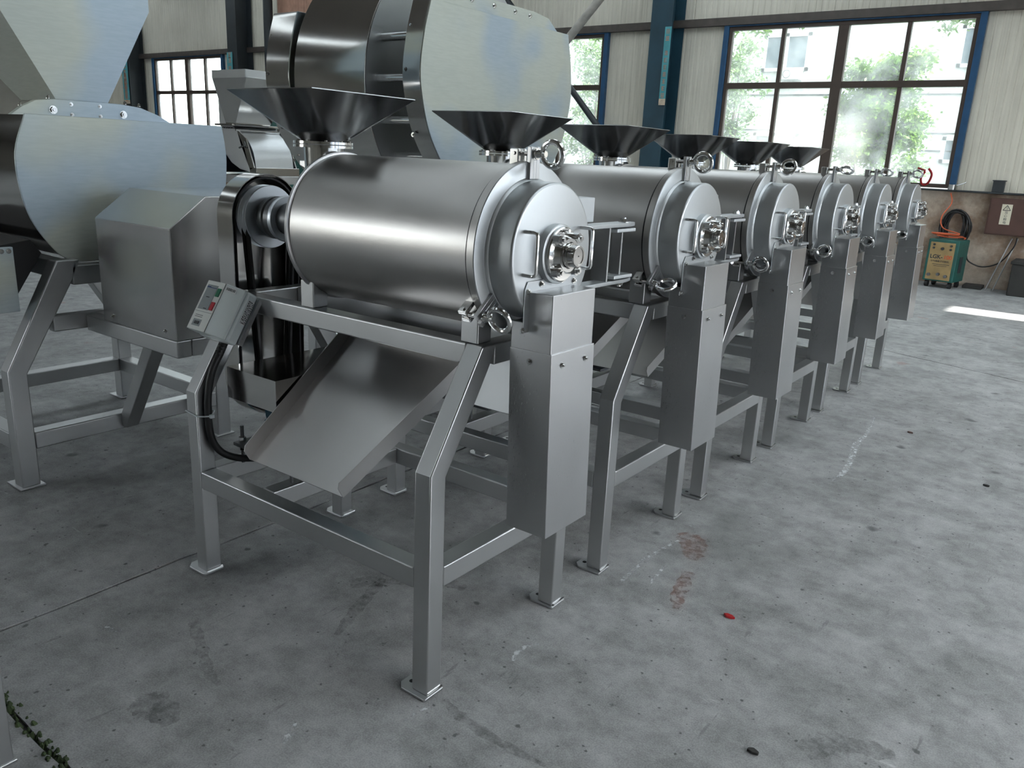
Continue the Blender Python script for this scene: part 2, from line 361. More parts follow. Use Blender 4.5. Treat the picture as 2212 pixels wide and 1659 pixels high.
smear('oil_streak', [(-1.889,1.855),(-1.818,1.67),(-1.746,1.508)], 0.026, 'oil_dark'); smear('oil_streak', [(-2.148,1.253),(-2.052,1.216),(-1.887,1.141),(-1.806,1.125)], 0.022, 'oil_dark')
smear('oil_streak', [(-1.275,1.49),(-1.162,1.463),(-1.03,1.457),(-0.902,1.465)], 0.020, 'oil_dark'); smear('oil_streak', [(-1.92,0.93),(-1.85,0.96),(-1.76,0.95)], 0.06, 'oil_dark')
smear('oil_streak', [(-1.95,1.75),(-1.80,1.95),(-1.62,2.0)], 0.05, 'oil_dark'); smear('oil_streak', [(-0.40,1.95),(-0.33,2.05),(-0.2,2.10)], 0.05, 'oil_dark')
smear('rust_smear', [(-1.217,2.965),(-1.15,2.90),(-1.09,2.755)], 0.07, 'rust_red'); smear('rust_smear', [(-1.06,2.66),(-1.02,2.5),(-0.98,2.38)], 0.035, 'rust_red')
for px, py, mt, lab in ((-0.814,2.457,'red_paint','small red scrap on the bare floor right of the second machine'), (-0.771,5.162,'cabinet_brown','small brown leaf scrap on the floor right of the fifth machine'),
                        (-0.283,4.51,'pallet_dark','small black scrap on the floor near the right edge of the view'), (-0.506,1.861,'pallet_dark','black stone chip on the floor in the near right corner')):
    a = random.uniform(0, 6.28); o = MB().prism([(0.022*math.cos(t+a)*random.uniform(.6,1), 0.014*math.sin(t+a)*random.uniform(.6,1)) for t in (0,1.1,2.1,3.0,4.2,5.3)], 'z', 0, 0.008).build('floor_scrap', mt, bevel=0.002, loc=(px,py,0.0))
    tag(o, lab, 'scrap', 'scraps on the floor')

# back wall: stained plaster plinth, corrugated panels between windows, girts
WX = [(-5.63,-2.07), (-11.5,-7.94), (-17.3,-13.74), (-22.5,-19.33)]      # window bays
ZS, ZT = 1.34, 3.64
wb = MB().box(XW0, XW1, YW1, YW1+0.24, -0.2, 1.30).build('wall_back', 'plaster_stained'); tag(wb, 'back wall of cream corrugated panels above a stained plaster plinth', kind='structure')
def wall_panel(x0, x1, z0, z1, mat='panel_cream', rib=0.095):
    n = max(1, round((x1-x0)/rib)); w = (x1-x0)/n; pr = []
    for i in range(n):
        a = x0+i*w; pr += [(a, 0), (a+w*0.80, 0), (a+w*0.86, 0.005), (a+w*0.94, 0.005)]
    pr.append((x1, 0)); poly = [(x, YW1+0.02+d) for x, d in pr] + [(x1, YW1+0.09), (x0, YW1+0.09)]
    MB().prism(poly, 'z', z0, z1).build('wall_panel', mat, wb, angle=25)
def fill_panels(x0, x1, z0, z1):
    n = max(1, round((x1-x0)/0.98)); w = (x1-x0)/n
    for i in range(n): wall_panel(x0+i*w+0.002, x0+(i+1)*w-0.002, z0, z1)
edges = [XW1] + [e for a, b in WX for e in (b, a)] + [XW0]
for i in range(0, len(edges), 2): fill_panels(edges[i+1], edges[i], ZS-0.02, 3.66)
for a, b in WX: fill_panels(a, b, 1.30, ZS-0.03)
x = XW1
while x > XW0+0.1:
    x2 = max(XW0, x-0.98)
    wall_panel(x2+0.002, x-0.002, 3.78, ZC, 'pink_board' if -17.2 < x2 < -15.2 else 'panel_cream'); x = x2
tag(MB().box(XW0, XW1, YW1-0.07, YW1+0.1, 3.66, 3.78).build('trim_1', 'girt_brown', bevel=0.004), 'dark steel girt running above the windows', kind='structure')
tag(MB().box(XW0, XW1, YW1-0.13, YW1+0.06, 1.30, ZS-0.015).build('trim_2', 'column_dark', bevel=0.006), 'dark sill ledge on top of the plaster plinth', kind='structure')
# columns
def column(name, x, label, mat):
    m = MB(); y1 = 12.72; y2 = YW1-0.02; w = 0.19
    m.box(x-w, x+w, y1, y1+0.016, 0, ZC); m.box(x-w, x+w, y2-0.016, y2, 0, ZC); m.box(x-0.007, x+0.007, y1+0.016, y2-0.016, 0, ZC)
    o = m.build(name, mat); tag(o, label, kind='structure'); return o
column('column_1', -6.62, 'dark blue steel column between the two right-hand windows', 'column_blue')
column('column_2', -12.45, 'dark steel column behind the large drum machine', 'column_dark')
column('column_3', -18.2, 'dark steel column right of the far left window', 'column_dark')
column('column_4', -23.2, 'dark steel column left of the far left window', 'column_dark')
tag(MB().cyl((-17.0,12.9,0), (-17.0,12.9,ZC), 0.11, 14).build('trim_3', 'column_dark'), 'dark downpipe beside the far column', kind='structure')
tag(MB().box(-23.86,-23.68,12.95,13.15,0,3.6).build('trim_4', 'sign_foot', bevel=0.01), 'pale timber post beside the far left column', kind='structure')
# windows
def window(name, x0, x1, label, blue=True):
    root = empty(name, ((x0+x1)/2, YW1, ZS)); tag(root, label, kind='structure')
    h = ZT-ZS; hw = (x1-x0)/2; y0, y1 = -0.02, 0.07; fw = 0.055
    m = MB().box(-hw, hw, y0, y1, 0, fw).box(-hw, hw, y0, y1, h-fw, h).box(-hw, -hw+fw, y0, y1, fw, h-fw).box(hw-fw, hw, y0, y1, fw, h-fw)
    m.build('window_frame', 'frame_brown', root, bevel=0.004)
    MB().box(-0.075, 0.075, y0-0.012, y1, fw, h-fw).build('mullion', 'frame_brown', root, bevel=0.004)
    zt = h*0.615
    for s in (-1, 1):
        xa, xb = (-hw+fw, -0.075) if s < 0 else (0.075, hw-fw); xm = (xa+xb)/2
        MB().box(xa, xb, y0, y1-0.01, zt-0.045, zt+0.045).build('transom', 'frame_brown', root, bevel=0.004)
        for za, zb in ((fw, zt-0.045), (zt+0.045, h-fw)):
            MB().box(xm-0.03, xm+0.03, y0+0.005, y1-0.01, za, zb).build('glazing_bar', 'frame_brown', root, bevel=0.003)
            for pa, pb in ((xa, xm-0.03), (xm+0.03, xb)):
                MB().box(pa-0.004, pb+0.004, 0.028, 0.033, za-0.004, zb+0.004).build('pane', 'dusty_glass', root)
    if blue:
        t = MB().box(-hw-0.085, -hw, y0-0.03, y1, -0.03, h+0.02).box(hw, hw+0.085, y0-0.03, y1, -0.03, h+0.02).box(-hw, hw, y0-0.03, y1-0.02, h, h+0.02)
        t.build('blue_trim', 'trim_blue', root, bevel=0.004)
    return root
window('window_1', *WX[0], 'large brown-framed window with eight dusty panes on the right')
window('window_2', *WX[1], 'window half hidden behind the large drum machine')
window('window_3', *WX[2], 'window hidden behind the machines in the middle of the back wall')
window('window_4', *WX[3], 'bright far window above the left crusher')
# right wall with gate and door gap, front wall with windows, left wall, roof with added skylight sheets
wr = MB()
wr.box(XW1, XW1+0.2, YW0, 0.2, -0.2, ZC).box(XW1, XW1+0.2, 9.2, 10.43, -0.2, ZC).box(XW1, XW1+0.2, 10.93, YW1+0.24, -0.2, ZC).box(XW1, XW1+0.2, 0.2, 9.2, 3.9, ZC).box(XW1, XW1+0.2, 10.43, 10.93, 4.45, ZC)
tag(wr.build('wall_right', 'wall_plain'), 'plain side wall with a wide open gate', kind='structure')
wf = MB(); wf.box(XW0, XW1, YW0-0.2, YW0, -0.2, 1.2).box(XW0, XW1, YW0-0.2, YW0, 3.6, ZC)
xs = [XW0, -12.8, -8.4, XW1]
for i in range(0, len(xs), 2): wf.box(xs[i], xs[i+1], YW0-0.2, YW0, 1.2, 3.6)
tag(wf.build('wall_front', 'wall_plain'), 'plain wall with window openings behind the viewer', kind='structure')
tag(MB().box(XW0-0.2, XW0, YW0-0.2, YW1+0.24, -0.2, ZC).build('wall_left', 'wall_plain'), 'plain far end wall of the hall', kind='structure')
SKY = [(-25,-22), (-19,-16), (-13,-10.5), (-8,-3.5), (-0.2,3.8)]  # unseen roof strips, added and laid out to brighten the floor and back wall
cl = MB(); e = [XW0] + [q for p in SKY for q in p] + [XW1]
for i in range(0, len(e), 2): cl.box(e[i], e[i+1], YW0-0.2, YW1+0.24, ZC, ZC+0.12)
SKYN = {-25: None, -19: (-18.4,-17.6), -13: (-12.2,-11.4), -8: (-6.6,-5.6)}
for a, b in SKY:
    y1 = 2.2 if a > -1 else 7.0; n_ = SKYN.get(a)
    if n_: cl.box(a, n_[0], YW0-0.2, y1, ZC, ZC+0.12).box(n_[1], b, YW0-0.2, y1, ZC, ZC+0.12)
    else: cl.box(a, b, YW0-0.2, y1, ZC, ZC+0.12)
ceil = tag(cl.build('ceiling', 'roof_dark'), 'dark sheet roof with added translucent strips', kind='structure')
for a, b in SKY: MB().box(a, b, 2.2 if a > -1 else 7.0, YW1+0.24, ZC+0.05, ZC+0.06).build('added_skylight', 'added_skylight_sheet', ceil)
for n_ in SKYN.values():
    if n_: MB().box(n_[0], n_[1], YW0-0.2, 7.0, ZC+0.05, ZC+0.06).build('added_skylight', 'added_skylight_sheet', ceil)
tag(MB().box(XW1+0.2, 9.2, -6.5, 9.9, 4.75, 4.9).build('added_sun_canopy', 'roof_dark'), 'unseen canopy added outside the gate to block the sun', kind='structure')  # added out of view to keep direct sun from entering the gate

# ------------------------------------------------------------------ outdoors
tag(MB().box(-60, 60, -50, 70, -0.6, -0.26).build('ground', 'ground_outside'), 'pale ground outside the hall', kind='structure')
bl = empty('office_building', (-8, 21, -0.26)); tag(bl, 'white office building seen through the right window', 'building')
MB().box(-12, 12, 0, 7, 0, 10).build('facade', 'outer_white', bl)
for z in (2.05+0.26, 2.43+0.26, 3.27+0.26, 5.1, 6.1, 7.5): MB().box(-12, 12, -0.02, 0.01, z-0.015, z+0.015).build('facade_groove', 'outer_line', bl)
for xx, z0, z1 in ((0.0, 4.08, 4.95), (0.0, 2.05, 2.62), (-4.2, 4.08, 4.95), (-4.2, 2.05, 2.62), (4.4, 4.08, 4.95), (4.4, 2.05, 2.62), (-8.2, 2.05, 2.62), (-8.2, 4.08, 4.95)):
    a = xx+0.0; b_ = xx+1.15
    fr = MB().box(a, b_, -0.06, 0.0, z0, z0+0.08).box(a, b_, -0.06, 0.0, z1-0.08, z1).box(a, a+0.08, -0.06, 0, z0, z1).box(b_-0.08, b_, -0.06, 0, z0, z1).box((a+b_)/2-0.04, (a+b_)/2+0.04, -0.06, 0, z0, z1).build('facade_window', 'outer_white', bl)
    MB().box(a+0.08, b_-0.08, -0.02, 0.005, z0+0.08, z1-0.08).build('pane', 'outer_glass', fr)
ac = MB().box(0.55, 1.05, -0.30, -0.02, 3.86, 4.12).build('air_conditioner', 'outer_white', bl, bevel=0.015)
MB().torus((0.74,-0.305,3.99), (0,1,0), 0.09, 0.008).build('fan_grille', 'outer_line', ac)
nb = empty('added_building', (26, 4, -0.26)); tag(nb, 'unseen grey building added across the yard to dim sky reflections', 'building')  # unseen block added so the steel reflects less bright sky through the gate
MB().box(-3.5, 3.5, -24, 26, 0, 8.5).build('walls', 'outer_grey', nb)
for yy in range(-20, 24, 6): MB().box(-3.56, -3.5, yy, yy+3.2, 1.2, 3.4).build('window', 'outer_glass', nb)
def tree(name, c, rad, n, mat, label, seed, trunk_h, leaf=0.09):
    rnd = random.Random(seed); root = empty(name, (c[0], c[1], -0.26)); tag(root, label, 'tree', 'trees outside the windows')
    vs = []; fs = []
    clumps = [(rnd.gauss(0,.42)*rad[0], rnd.gauss(0,.42)*rad[1], rnd.uniform(-0.95,0.95)*rad[2]) for _ in range(70)]
    for i in range(n):
        q = rnd.choice(clumps); s_ = 0.17*min(rad)
        p = Vector((q[0]+rnd.gauss(0,s_), q[1]+rnd.gauss(0,s_), c[2]+0.26+q[2]+rnd.gauss(0,s_)))
        d = Vector((rnd.gauss(0,1), rnd.gauss(0,1), rnd.gauss(-.3,.6))).normalized(); u = d.orthogonal().normalized()
        u = (u + d.cross(u)*rnd.uniform(-1,1)).normalized(); L = leaf*rnd.uniform(.7,1.3); w = L*0.24
        k = len(vs); vs += [p, p+d*L*0.45+u*w, p+d*L, p+d*L*0.45-u*w]; fs.append((k,k+1,k+2,k+3))
    mb = MB(); mb.v = [tuple(v) for v in vs]; mb.f = fs; o = mb.build('crown', mat, root); o['kind'] = 'stuff'
    t = MB().tube([(0,0,0), (0.03,0.02,trunk_h*.5), (-0.02,0,trunk_h), (0.05,0,c[2]+0.26+rad[2]*0.5)], [0.07,0.055,0.045,0.015], 8)
    for q in clumps[:7]: t.tube([(0,0,trunk_h*0.9), (q[0]*.5, q[1]*.5, (c[2]+0.26+q[2]+trunk_h)*0.5), (q[0], q[1], c[2]+0.26+q[2])], [0.014,0.009,0.004], 5)
    t.build('trunk', 'bark', root)
tree('leafy_tree', (-3.75, 15.6, 2.2), (0.80,0.55,1.2), 20000, 'leaf_green', 'dense green tree behind the right half of the large window', 3, 0.9)
tree('leafy_tree', (-6.75, 16.4, 2.9), (0.45,0.5,1.1), 2600, 'leaf_grey', 'pale small tree at the left edge of the large window', 5, 1.2)
tree('leafy_tree', (-9.9, 16.2, 2.6), (0.8,0.6,1.5), 4800, 'leaf_grey', 'pale tree behind the narrow window beside the blue column', 8, 1.0)
tree('leafy_tree', (-9.4, 18.6, 5.05), (2.9,0.7,0.62), 7000, 'leaf_green', 'tall tree whose leaves hang into the top left of the large window', 11, 4.2, 0.12)
tree('leafy_tree', (-1.6, 18.6, 5.05), (2.9,0.7,0.62), 7000, 'leaf_green', 'tall tree whose leaves hang into the top right of the large window', 12, 4.2, 0.12)

# ------------------------------------------------------------------ pulping machine
YC, ZCN, DR = 0.36, 1.252, 0.2285       # drum axis, radius
T = 0.06
def make_pulper():
    root = empty('pulping_machine'); B = 0.005
    # frame legs, front and back pair
    legp = [(0,0.008),(0,0.68),(0.198,1.0),(0.262,1.0),(0.232,0.94),(T,0.662),(T,0.008)]
    mir = [(0.693-a, b) for a, b in legp]
    for x in (-1.13, -T):
        for poly, s in ((legp, 1), (mir, -1)):
            lg = MB().prism(poly, 'x', x, x+T).build('leg', 'steel_frame', root, bevel=B, angle=12)
            ya, yb = (-0.016, 0.066) if s > 0 else (0.627, 0.709)
            xa, xb, c = x-0.046, x+T+0.006, 0.02
            MB().prism([(xa+c,ya),(xb-0.004,ya),(xb,ya+0.004),(xb,yb-0.004),(xb-0.004,yb),(xa+c,yb),(xa,yb-c),(xa,ya+c)], 'z', 0, 0.009).build('foot_plate', 'steel_frame', lg, bevel=0.002)
            MB().cyl((x+T+0.002,ya+0.014,0.011), (x+T+0.002,yb-0.004,0.011), 0.004, 6).build('weld_bead', 'steel_polish', lg)
            MB().cyl((x-0.022,(ya+yb)/2,0.0085), (x-0.022,(ya+yb)/2,0.0096), 0.008, 12).build('bolt_hole', 'black_inner', lg)
    z0, z1 = 0.332, 0.396
    for nm, b in (('lower_beam', (-1.07,-T,0,T,z0,z1)), ('lower_beam', (-1.07,-T,0.633,0.693,z0,z1)), ('lower_beam', (-1.13,-1.07,T,0.633,z0,z1)),
                  ('lower_beam', (-T,0,T,0.633,z0,z1)), ('motor_beam', (-0.808,-0.748,T,0.633,z0,z1)),
                  ('top_beam', (-1.07,-T,0.198,0.258,0.94,1.0)), ('top_beam', (-1.07,-T,0.435,0.495,0.94,1.0)), ('top_beam', (-1.13,-1.07,0.25,0.443,0.94,1.0)), ('top_beam', (-T,0,0.25,0.443,0.94,1.0))):
        MB().box(*b).build(nm, 'steel_frame', root, bevel=B)
    for x in (-0.765, -0.087):
        for s in (1, -1):
            f = lambda y: y if s > 0 else 0.693-y+0.027
            MB().prism([(f(.205),1.0),(f(.205),1.088),(f(.235),1.06),(f(.265),1.045),(f(.265),1.0)], 'x', x, x+0.062).build('drum_support', 'steel_frame', root, bevel=0.004)
    # drum
    MB().lathe([(-0.722,DR),(-0.014,DR)], (YC,ZCN), seg=96, close=False).build('drum_shell', 'steel_drum', root)
    er = MB().lathe([(-0.738,0.0),(-0.738,DR),(-0.735,DR+0.006),(-0.724,DR+0.007),(-0.722,DR+0.0005)], (YC,ZCN), seg=96).build('drum_end', 'steel_sheet', root)
    MB().lathe([(-0.0155,DR-0.004),(-0.0155,DR+0.0015),(-0.0095,DR+0.0015),(-0.0095,DR-0.004)], (YC,ZCN), seg=96, close=False).build('gasket', 'rubber_black', root)
    MB().lathe([(-0.009,DR-0.01),(-0.009,DR+0.006),(-0.007,DR+0.008),(0.015,DR+0.008)], (YC,ZCN), seg=96, close=False).build('flange_rim', 'steel_drum', root)
    MB().lathe([(0.015,DR+0.008),(0.0175,DR+0.0065),(0.018,DR+0.005),(0.018,0.150)], (YC,ZCN), seg=96, close=False).build('door_flange', 'steel_face', root)
    r = 0.187; prof = [(0.016,r+0.008),(0.021,r+0.006),(0.026,r)] + [(0.094+0.008*math.sin(a), r-0.008+0.008*math.cos(a)) for a in (0, .4, .8, 1.2, math.pi/2)] + [(0.102,0.0)]
    door = MB().lathe(prof, (YC,ZCN), seg=96, close=False).build('door_drum', 'steel_face', root)
    # handles
    for y in (YC-0.137, YC+0.130):
        pts = [(0.100,y,1.205),(0.132,y,1.205),(0.140,y,1.207),(0.143,y,1.214),(0.143,y,1.307),(0.140,y,1.314),(0.132,y,1.316),(0.100,y,1.316)]
        MB().tube(pts, 0.0052, 10).build('handle', 'steel_polish', door)
    # bearing
    MB().lathe([(0.102,0.080),(0.122,0.080),(0.124,0.077),(0.124,0.0)], (YC,ZCN), seg=56, close=False).build('bearing_seat', 'steel_face', root)
    br = MB().lathe([(0.124,0.073),(0.133,0.073),(0.136,0.070),(0.136,0.052),(0.150,0.047),(0.154,0.045),(0.154,0.036),(0.150,0.034),(0.150,0.0)], (YC,ZCN), seg=48, close=False).build('bearing_housing', 'steel_polish', root)
    for a in (45, 135, 225, 315):
        cy, cz = YC+0.061*math.cos(R(a)), ZCN+0.061*math.sin(R(a))
        MB().cyl((0.134,cy,cz), (0.152,cy,cz), 0.0135, 16).build('bolt_boss', 'steel_polish', br)
        MB().hexbolt((0.152,cy,cz), (1,0,0), 0.0095, 0.009).build('bolt', 'steel_polish', br)
    MB().cyl((0.137,YC-0.012,ZCN+0.062), (0.160,YC-0.016,ZCN+0.066), 0.004, 8).build('grease_nipple', 'steel_mirror', br)
    MB().lathe([(0.148,0.0335),(0.163,0.0335),(0.163,0.030),(0.182,0.029),(0.184,0.027),(0.184,0.023),(0.182,0.0225),(0.182,0.003),(0.178,0.0)], (YC,ZCN), seg=40, close=False).build('shaft_end', 'steel_mirror', root)
    # screw clamps
    for ang, spin in ((90, 8), (219, 22), (-39, 60)):
        ca, sa = math.cos(R(ang)), math.sin(R(ang))
        def P(x, rad, t):  # along axis, radial, tangential
            return (x, YC+rad*ca-t*sa, ZCN+rad*sa+t*ca)
        def blk(m, x0, x1, r0, r1, t0, t1):
            c = [P(x, r_, t) for r_ in (r0, r1) for x, t in ((x0,t0),(x1,t0),(x1,t1),(x0,t1))]
            m.add(c, [(3,2,1,0),(4,5,6,7),(0,1,5,4),(1,2,6,5),(2,3,7,6),(3,0,4,7)])
        cl_ = MB(); blk(cl_, -0.046, -0.016, 0.222, 0.268, -0.020, -0.008); blk(cl_, -0.046, -0.016, 0.222, 0.268, 0.008, 0.020)
        o = cl_.build('clamp_bracket', 'steel_polish', root, bevel=0.003)
        MB().cyl(P(-0.031,0.256,-0.024), P(-0.031,0.256,0.024), 0.005, 12).build('clamp_pin', 'steel_polish', o)
        lg = MB(); blk(lg, 0.014, 0.027, 0.190, 0.274, -0.022, -0.006); blk(lg, 0.014, 0.027, 0.190, 0.274, 0.006, 0.022); blk(lg, 0.014, 0.027, 0.190, 0.240, -0.007, 0.007)
        lg.build('clamp_lug', 'steel_sheet', root, bevel=0.002)
        sh = MB().cyl(P(-0.040,0.256,0), P(0.052,0.256,0), 0.0065, 12)
        sh.cyl(P(-0.040,0.256,0), P(-0.024,0.256,0), 0.0085, 12).build('clamp_bolt', 'steel_mirror', root)
        nut = MB().cyl((0.027,0,0), (0.048,0,0), 0.0125, 18, 0.010).cyl((0.030,0,0), (0.034,0,0), 0.015, 18).cyl((0.044,0,0), (0.060,0,0), 0.0085, 12)
        nut.torus((0.081,0,0), (0,1,0), 0.032, 0.0075, 30, 10)
        en = nut.build('eye_nut', 'steel_polish', root, loc=P(0,0.256,0)); en.rotation_euler = (R(spin), 0, 0)
    # hinge on the far side
    hx0, hx1 = -0.002, 0.052
    for zb, up in ((1.298, 1), (1.118, -1)):
        MB().prism([(hx0,0.545),(hx1,0.545),(hx1,0.88),(hx1-0.010,0.922),(hx0+0.018,0.922),(hx0,0.90)], 'z', zb, zb+0.013).build('hinge_plate', 'steel_face', root, bevel=0.003)
        zz = zb-0.016 if up > 0 else zb+0.016
        MB().prism([(hx0-0.004,0.80),(hx0+0.012,0.775),(hx1+0.002,0.79),(hx1+0.004,0.905),(hx0,0.905)], 'z', zz, zz+0.012).build('hinge_ear', 'steel_face', root, bevel=0.003)
        for yy in (0.60, 0.872): MB().hexbolt((0.027,yy,zb+0.013 if up > 0 else zb), (0,0,up), 0.012, 0.011).build('hinge_bolt', 'steel_polish', root)
    MB().box(-0.012, 0.046, 0.752, 0.760, 1.131, 1.298).build('hinge_web', 'steel_sheet', root)
    MB().box(0.006, 0.040, 0.842, 0.850, 1.146, 1.283).build('hinge_web', 'steel_sheet', root)
    MB().box(-0.062, -0.004, 0.575, 0.735, 1.312, 1.388).build('hinge_block', 'steel_face', root, bevel=0.003)
    MB().box(-0.062, -0.004, 0.575, 0.690, 1.075, 1.117).build('hinge_block', 'steel_face', root, bevel=0.003)
    MB().box(-0.062, -0.030, 0.565, 0.60, 1.07, 1.384).build('hinge_bracket', 'steel_sheet', root, bevel=0.003)
    # outlet chute: upper box with flange, lower cover
    hw = 0.108
    ch = MB().prism([(0.050,0.985),(0.182,0.985),(0.180,1.158),(0.104,1.158),(0.104,1.075),(0.050,1.075)], 'y', YC-hw+0.003, YC+hw-0.003).build('outlet_box', 'steel_sheet', root, bevel=0.003)
    MB().prism([(YC-hw-0.032,1.060),(YC-hw-0.020,1.068),(YC-hw-0.020,1.165),(YC-hw-0.008,1.186),(YC+hw+0.008,1.186),(YC+hw+0.020,1.165),(YC+hw+0.020,1.05),(YC-hw-0.032,1.05)], 'x', 0.1025, 0.1055).build('outlet_flange', 'steel_face', root, bevel=0.001)
    for y, z in ((YC-hw-0.006,1.160),(YC-0.055,1.175),(YC+0.045,1.177),(YC+0.105,1.170),(YC-hw-0.022,1.058)):
        MB().hexbolt((0.1055,y,z), (1,0,0), 0.0055, 0.005).build('bolt', 'steel_polish', root)
    gb = [(0.050,1.002),(0.187,1.002),(0.203,0.476),(0.066,0.476)]
    cv = MB().prism(gb, 'y', YC-hw, YC+hw).build('outlet_cover', 'steel_sheet', root, bevel=0.002)
    for y in (YC-0.055, YC+0.062): MB().hexbolt((0.188,y,0.966), (1,0,0), 0.006, 0.005).build('bolt', 'steel_polish', cv)
    MB().hexbolt((0.118,YC-hw,0.972), (0,-1,0), 0.006, 0.005).build('bolt', 'steel_polish', cv)
    # feed hopper
    hx, hr, hz = -0.822, 0.213, 1.663; bz, brd = 1.517, 0.066
    m = MB(); cs = [(hx-hr+.01,YC-hr),(hx+hr-.01,YC-hr),(hx+hr-.01,YC+hr),(hx-hr+.01,YC+hr)]
    m.v = [(a, b, hz) for a, b in cs]; SEG = 48; base = len(m.v)
    m.v += [(hx+brd*math.cos(2*math.pi*i/SEG), YC+brd*math.sin(2*math.pi*i/SEG), bz) for i in range(SEG)]
    mids = [SEG*3//4, 0, SEG//4, SEG//2]     # circle index below the middle of side k (side k: corner k -> k+1)
    for k in range(4):
        m.f.append((k, (k+1)%4, base+mids[k])); a = mids[k]; c = (k+1) % 4
        for i in range(SEG//4): m.f.append((c, base+(a+i+1)%SEG, base+(a+i)%SEG))
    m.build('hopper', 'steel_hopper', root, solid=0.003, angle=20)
    MB().lathe([(1.508,0.062),(1.508,0.096),(1.516,0.096),(1.516,0.062)], (hx,YC), 'z', 40, close=False).build('hopper_flange', 'steel_polish', root)
    MB().lathe([(1.497,0.062),(1.497,0.096),(1.505,0.096),(1.505,0.062)], (hx,YC), 'z', 40, close=False).build('hopper_flange', 'steel_polish', root)
    for i in range(10):
        a = 2*math.pi*i/10; MB().hexbolt((hx+0.084*math.cos(a), YC+0.084*math.sin(a), 1.516), (0,0,1), 0.0045, 0.004, False).build('bolt', 'steel_polish', root)
    MB().lathe([(1.500,0.064),(1.45,0.062),(1.40,0.060)], (hx,YC), 'z', 32, close=False).build('inlet_neck', 'steel_polish', root)
    MB().prism([(-0.735,1.455),(-0.885,1.455),(-0.885,1.438),(-0.86,1.43),(-0.78,1.37),(-0.735,1.37)], 'y', YC-0.05, YC+0.05).build('inlet_box', 'steel_sheet', root, bevel=0.003)
    # discharge tray
    def tp(x, y): return (x, y, 0.533+0.75*(y+0.02))
    a, b_, c, d = tp(-0.757,-0.02), tp(-0.318,-0.02), tp(-0.205,0.45), tp(-0.775,0.45)
    tr = MB(); n = Vector((0,-0.6,0.8)); lip = 0.050
    def off(p, k): return (p[0], p[1]+n.y*k, p[2]+n.z*k)
    tr.add([a,b_,c,d], [(0,1,2,3)])
    fwd = Vector((0,0.8,0.6))*0.018
    tr.add([b_, c, off(c,lip), tuple(Vector(off(b_,lip))+fwd), tuple(Vector(off(b_,lip*0.75))+fwd*0.25)], [(0,1,2,3,4)])
    tr.add([a, d, off(d,lip), tuple(Vector(off(a,lip))+fwd), tuple(Vector(off(a,lip*0.75))+fwd*0.25)], [(4,3,2,1,0)])
    tr.add([c, d, off(d,0.09), off(c,0.09)], [(0,1,2,3)])
    tr.build('discharge_tray', 'steel_tray', root, solid=0.003)
    # shaft, pulley and belt guard at the rear end
    MB().cyl((-0.738,YC,ZCN), (-1.02,YC,ZCN), 0.055, 32).build('shaft_tube', 'iron_dark', root)
    MB().lathe([(-1.012,0.055),(-1.012,0.077),(-1.022,0.080),(-1.030,0.078),(-1.030,0.055)], (YC,ZCN), seg=40, close=False).build('lock_ring', 'zinc', root)
    MB().lathe([(-1.030,0.072),(-1.060,0.072),(-1.064,0.068),(-1.070,0.074),(-1.085,0.074),(-1.090,0.066),(-1.112,0.066)], (YC,ZCN), seg=40, close=False).build('hub', 'iron_dark', root)
    pp = [(-1.108,0.0),(-1.108,0.066),(-1.108,0.108)] + [(-1.112-0.012*i-0.006*j, 0.110-0.012*j) for i in range(4) for j in (0,1)] + [(-1.162,0.108),(-1.162,0.0)]
    MB().lathe(pp, (YC,ZCN), seg=48, close=False).build('pulley', 'zinc', root)
    zlo, gr = 0.66, 0.148; yb = YC+0.008
    ring = [(yb+gr*math.cos(R(t)), ZCN+gr*math.sin(R(t))) for t in range(0, 181, 9)] + [(yb+gr*math.cos(R(t)), zlo+gr*math.sin(R(t))) for t in range(180, 361, 9)]
    k = len(ring); gd = MB(); xo, xi = -1.138, -1.225
    gd.add([(xo, p[0], p[1]) for p in ring] + [(xi, p[0], p[1]) for p in ring], [(i, (i+1)%k, k+(i+1)%k, k+i) for i in range(k)] + [tuple(range(k, 2*k))])
    gd.build('belt_guard', 'steel_mirror', root, solid=0.003)
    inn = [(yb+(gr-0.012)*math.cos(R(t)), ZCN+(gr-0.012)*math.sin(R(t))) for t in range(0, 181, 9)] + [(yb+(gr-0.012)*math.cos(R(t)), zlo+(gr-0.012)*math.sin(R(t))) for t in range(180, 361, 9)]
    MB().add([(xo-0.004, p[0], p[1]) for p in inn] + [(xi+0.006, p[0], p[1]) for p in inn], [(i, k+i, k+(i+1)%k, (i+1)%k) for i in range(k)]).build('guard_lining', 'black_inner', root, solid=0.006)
    belt = [(yb+0.100*math.cos(R(t)), ZCN+0.100*math.sin(R(t))) for t in range(0, 181, 12)] + [(yb+0.06*math.cos(R(t)), zlo+0.06*math.sin(R(t))) for t in range(180, 361, 12)]
    for q in (-1.124, -1.146): MB().tube([(q, p[0], p[1]) for p in belt], 0.009, 6, True).build('belt', 'rubber_black', root)
    # motor under its rain cover
    mz, my = 0.59, 0.315
    mo_ = MB().lathe([(-1.0,0.0),(-1.0,0.085),(-0.985,0.103),(-0.70,0.103),(-0.69,0.09),(-0.63,0.09),(-0.62,0.07),(-0.62,0.0)], (my,mz), seg=32, close=False).build('motor', 'motor_teal', root)
    for i in range(20):
        t = R(195+i*7.5); MB().add([(xq, my+rr*math.cos(t)+w*math.sin(t), mz+rr*math.sin(t)-w*math.cos(t)) for xq in (-0.975,-0.715) for rr, w in ((0.10,-0.002),(0.118,-0.002),(0.118,0.002),(0.10,0.002))], [(0,1,2,3),(7,6,5,4),(0,4,5,1),(1,5,6,2),(2,6,7,3)]).build('cooling_fin', 'motor_teal', mo_)
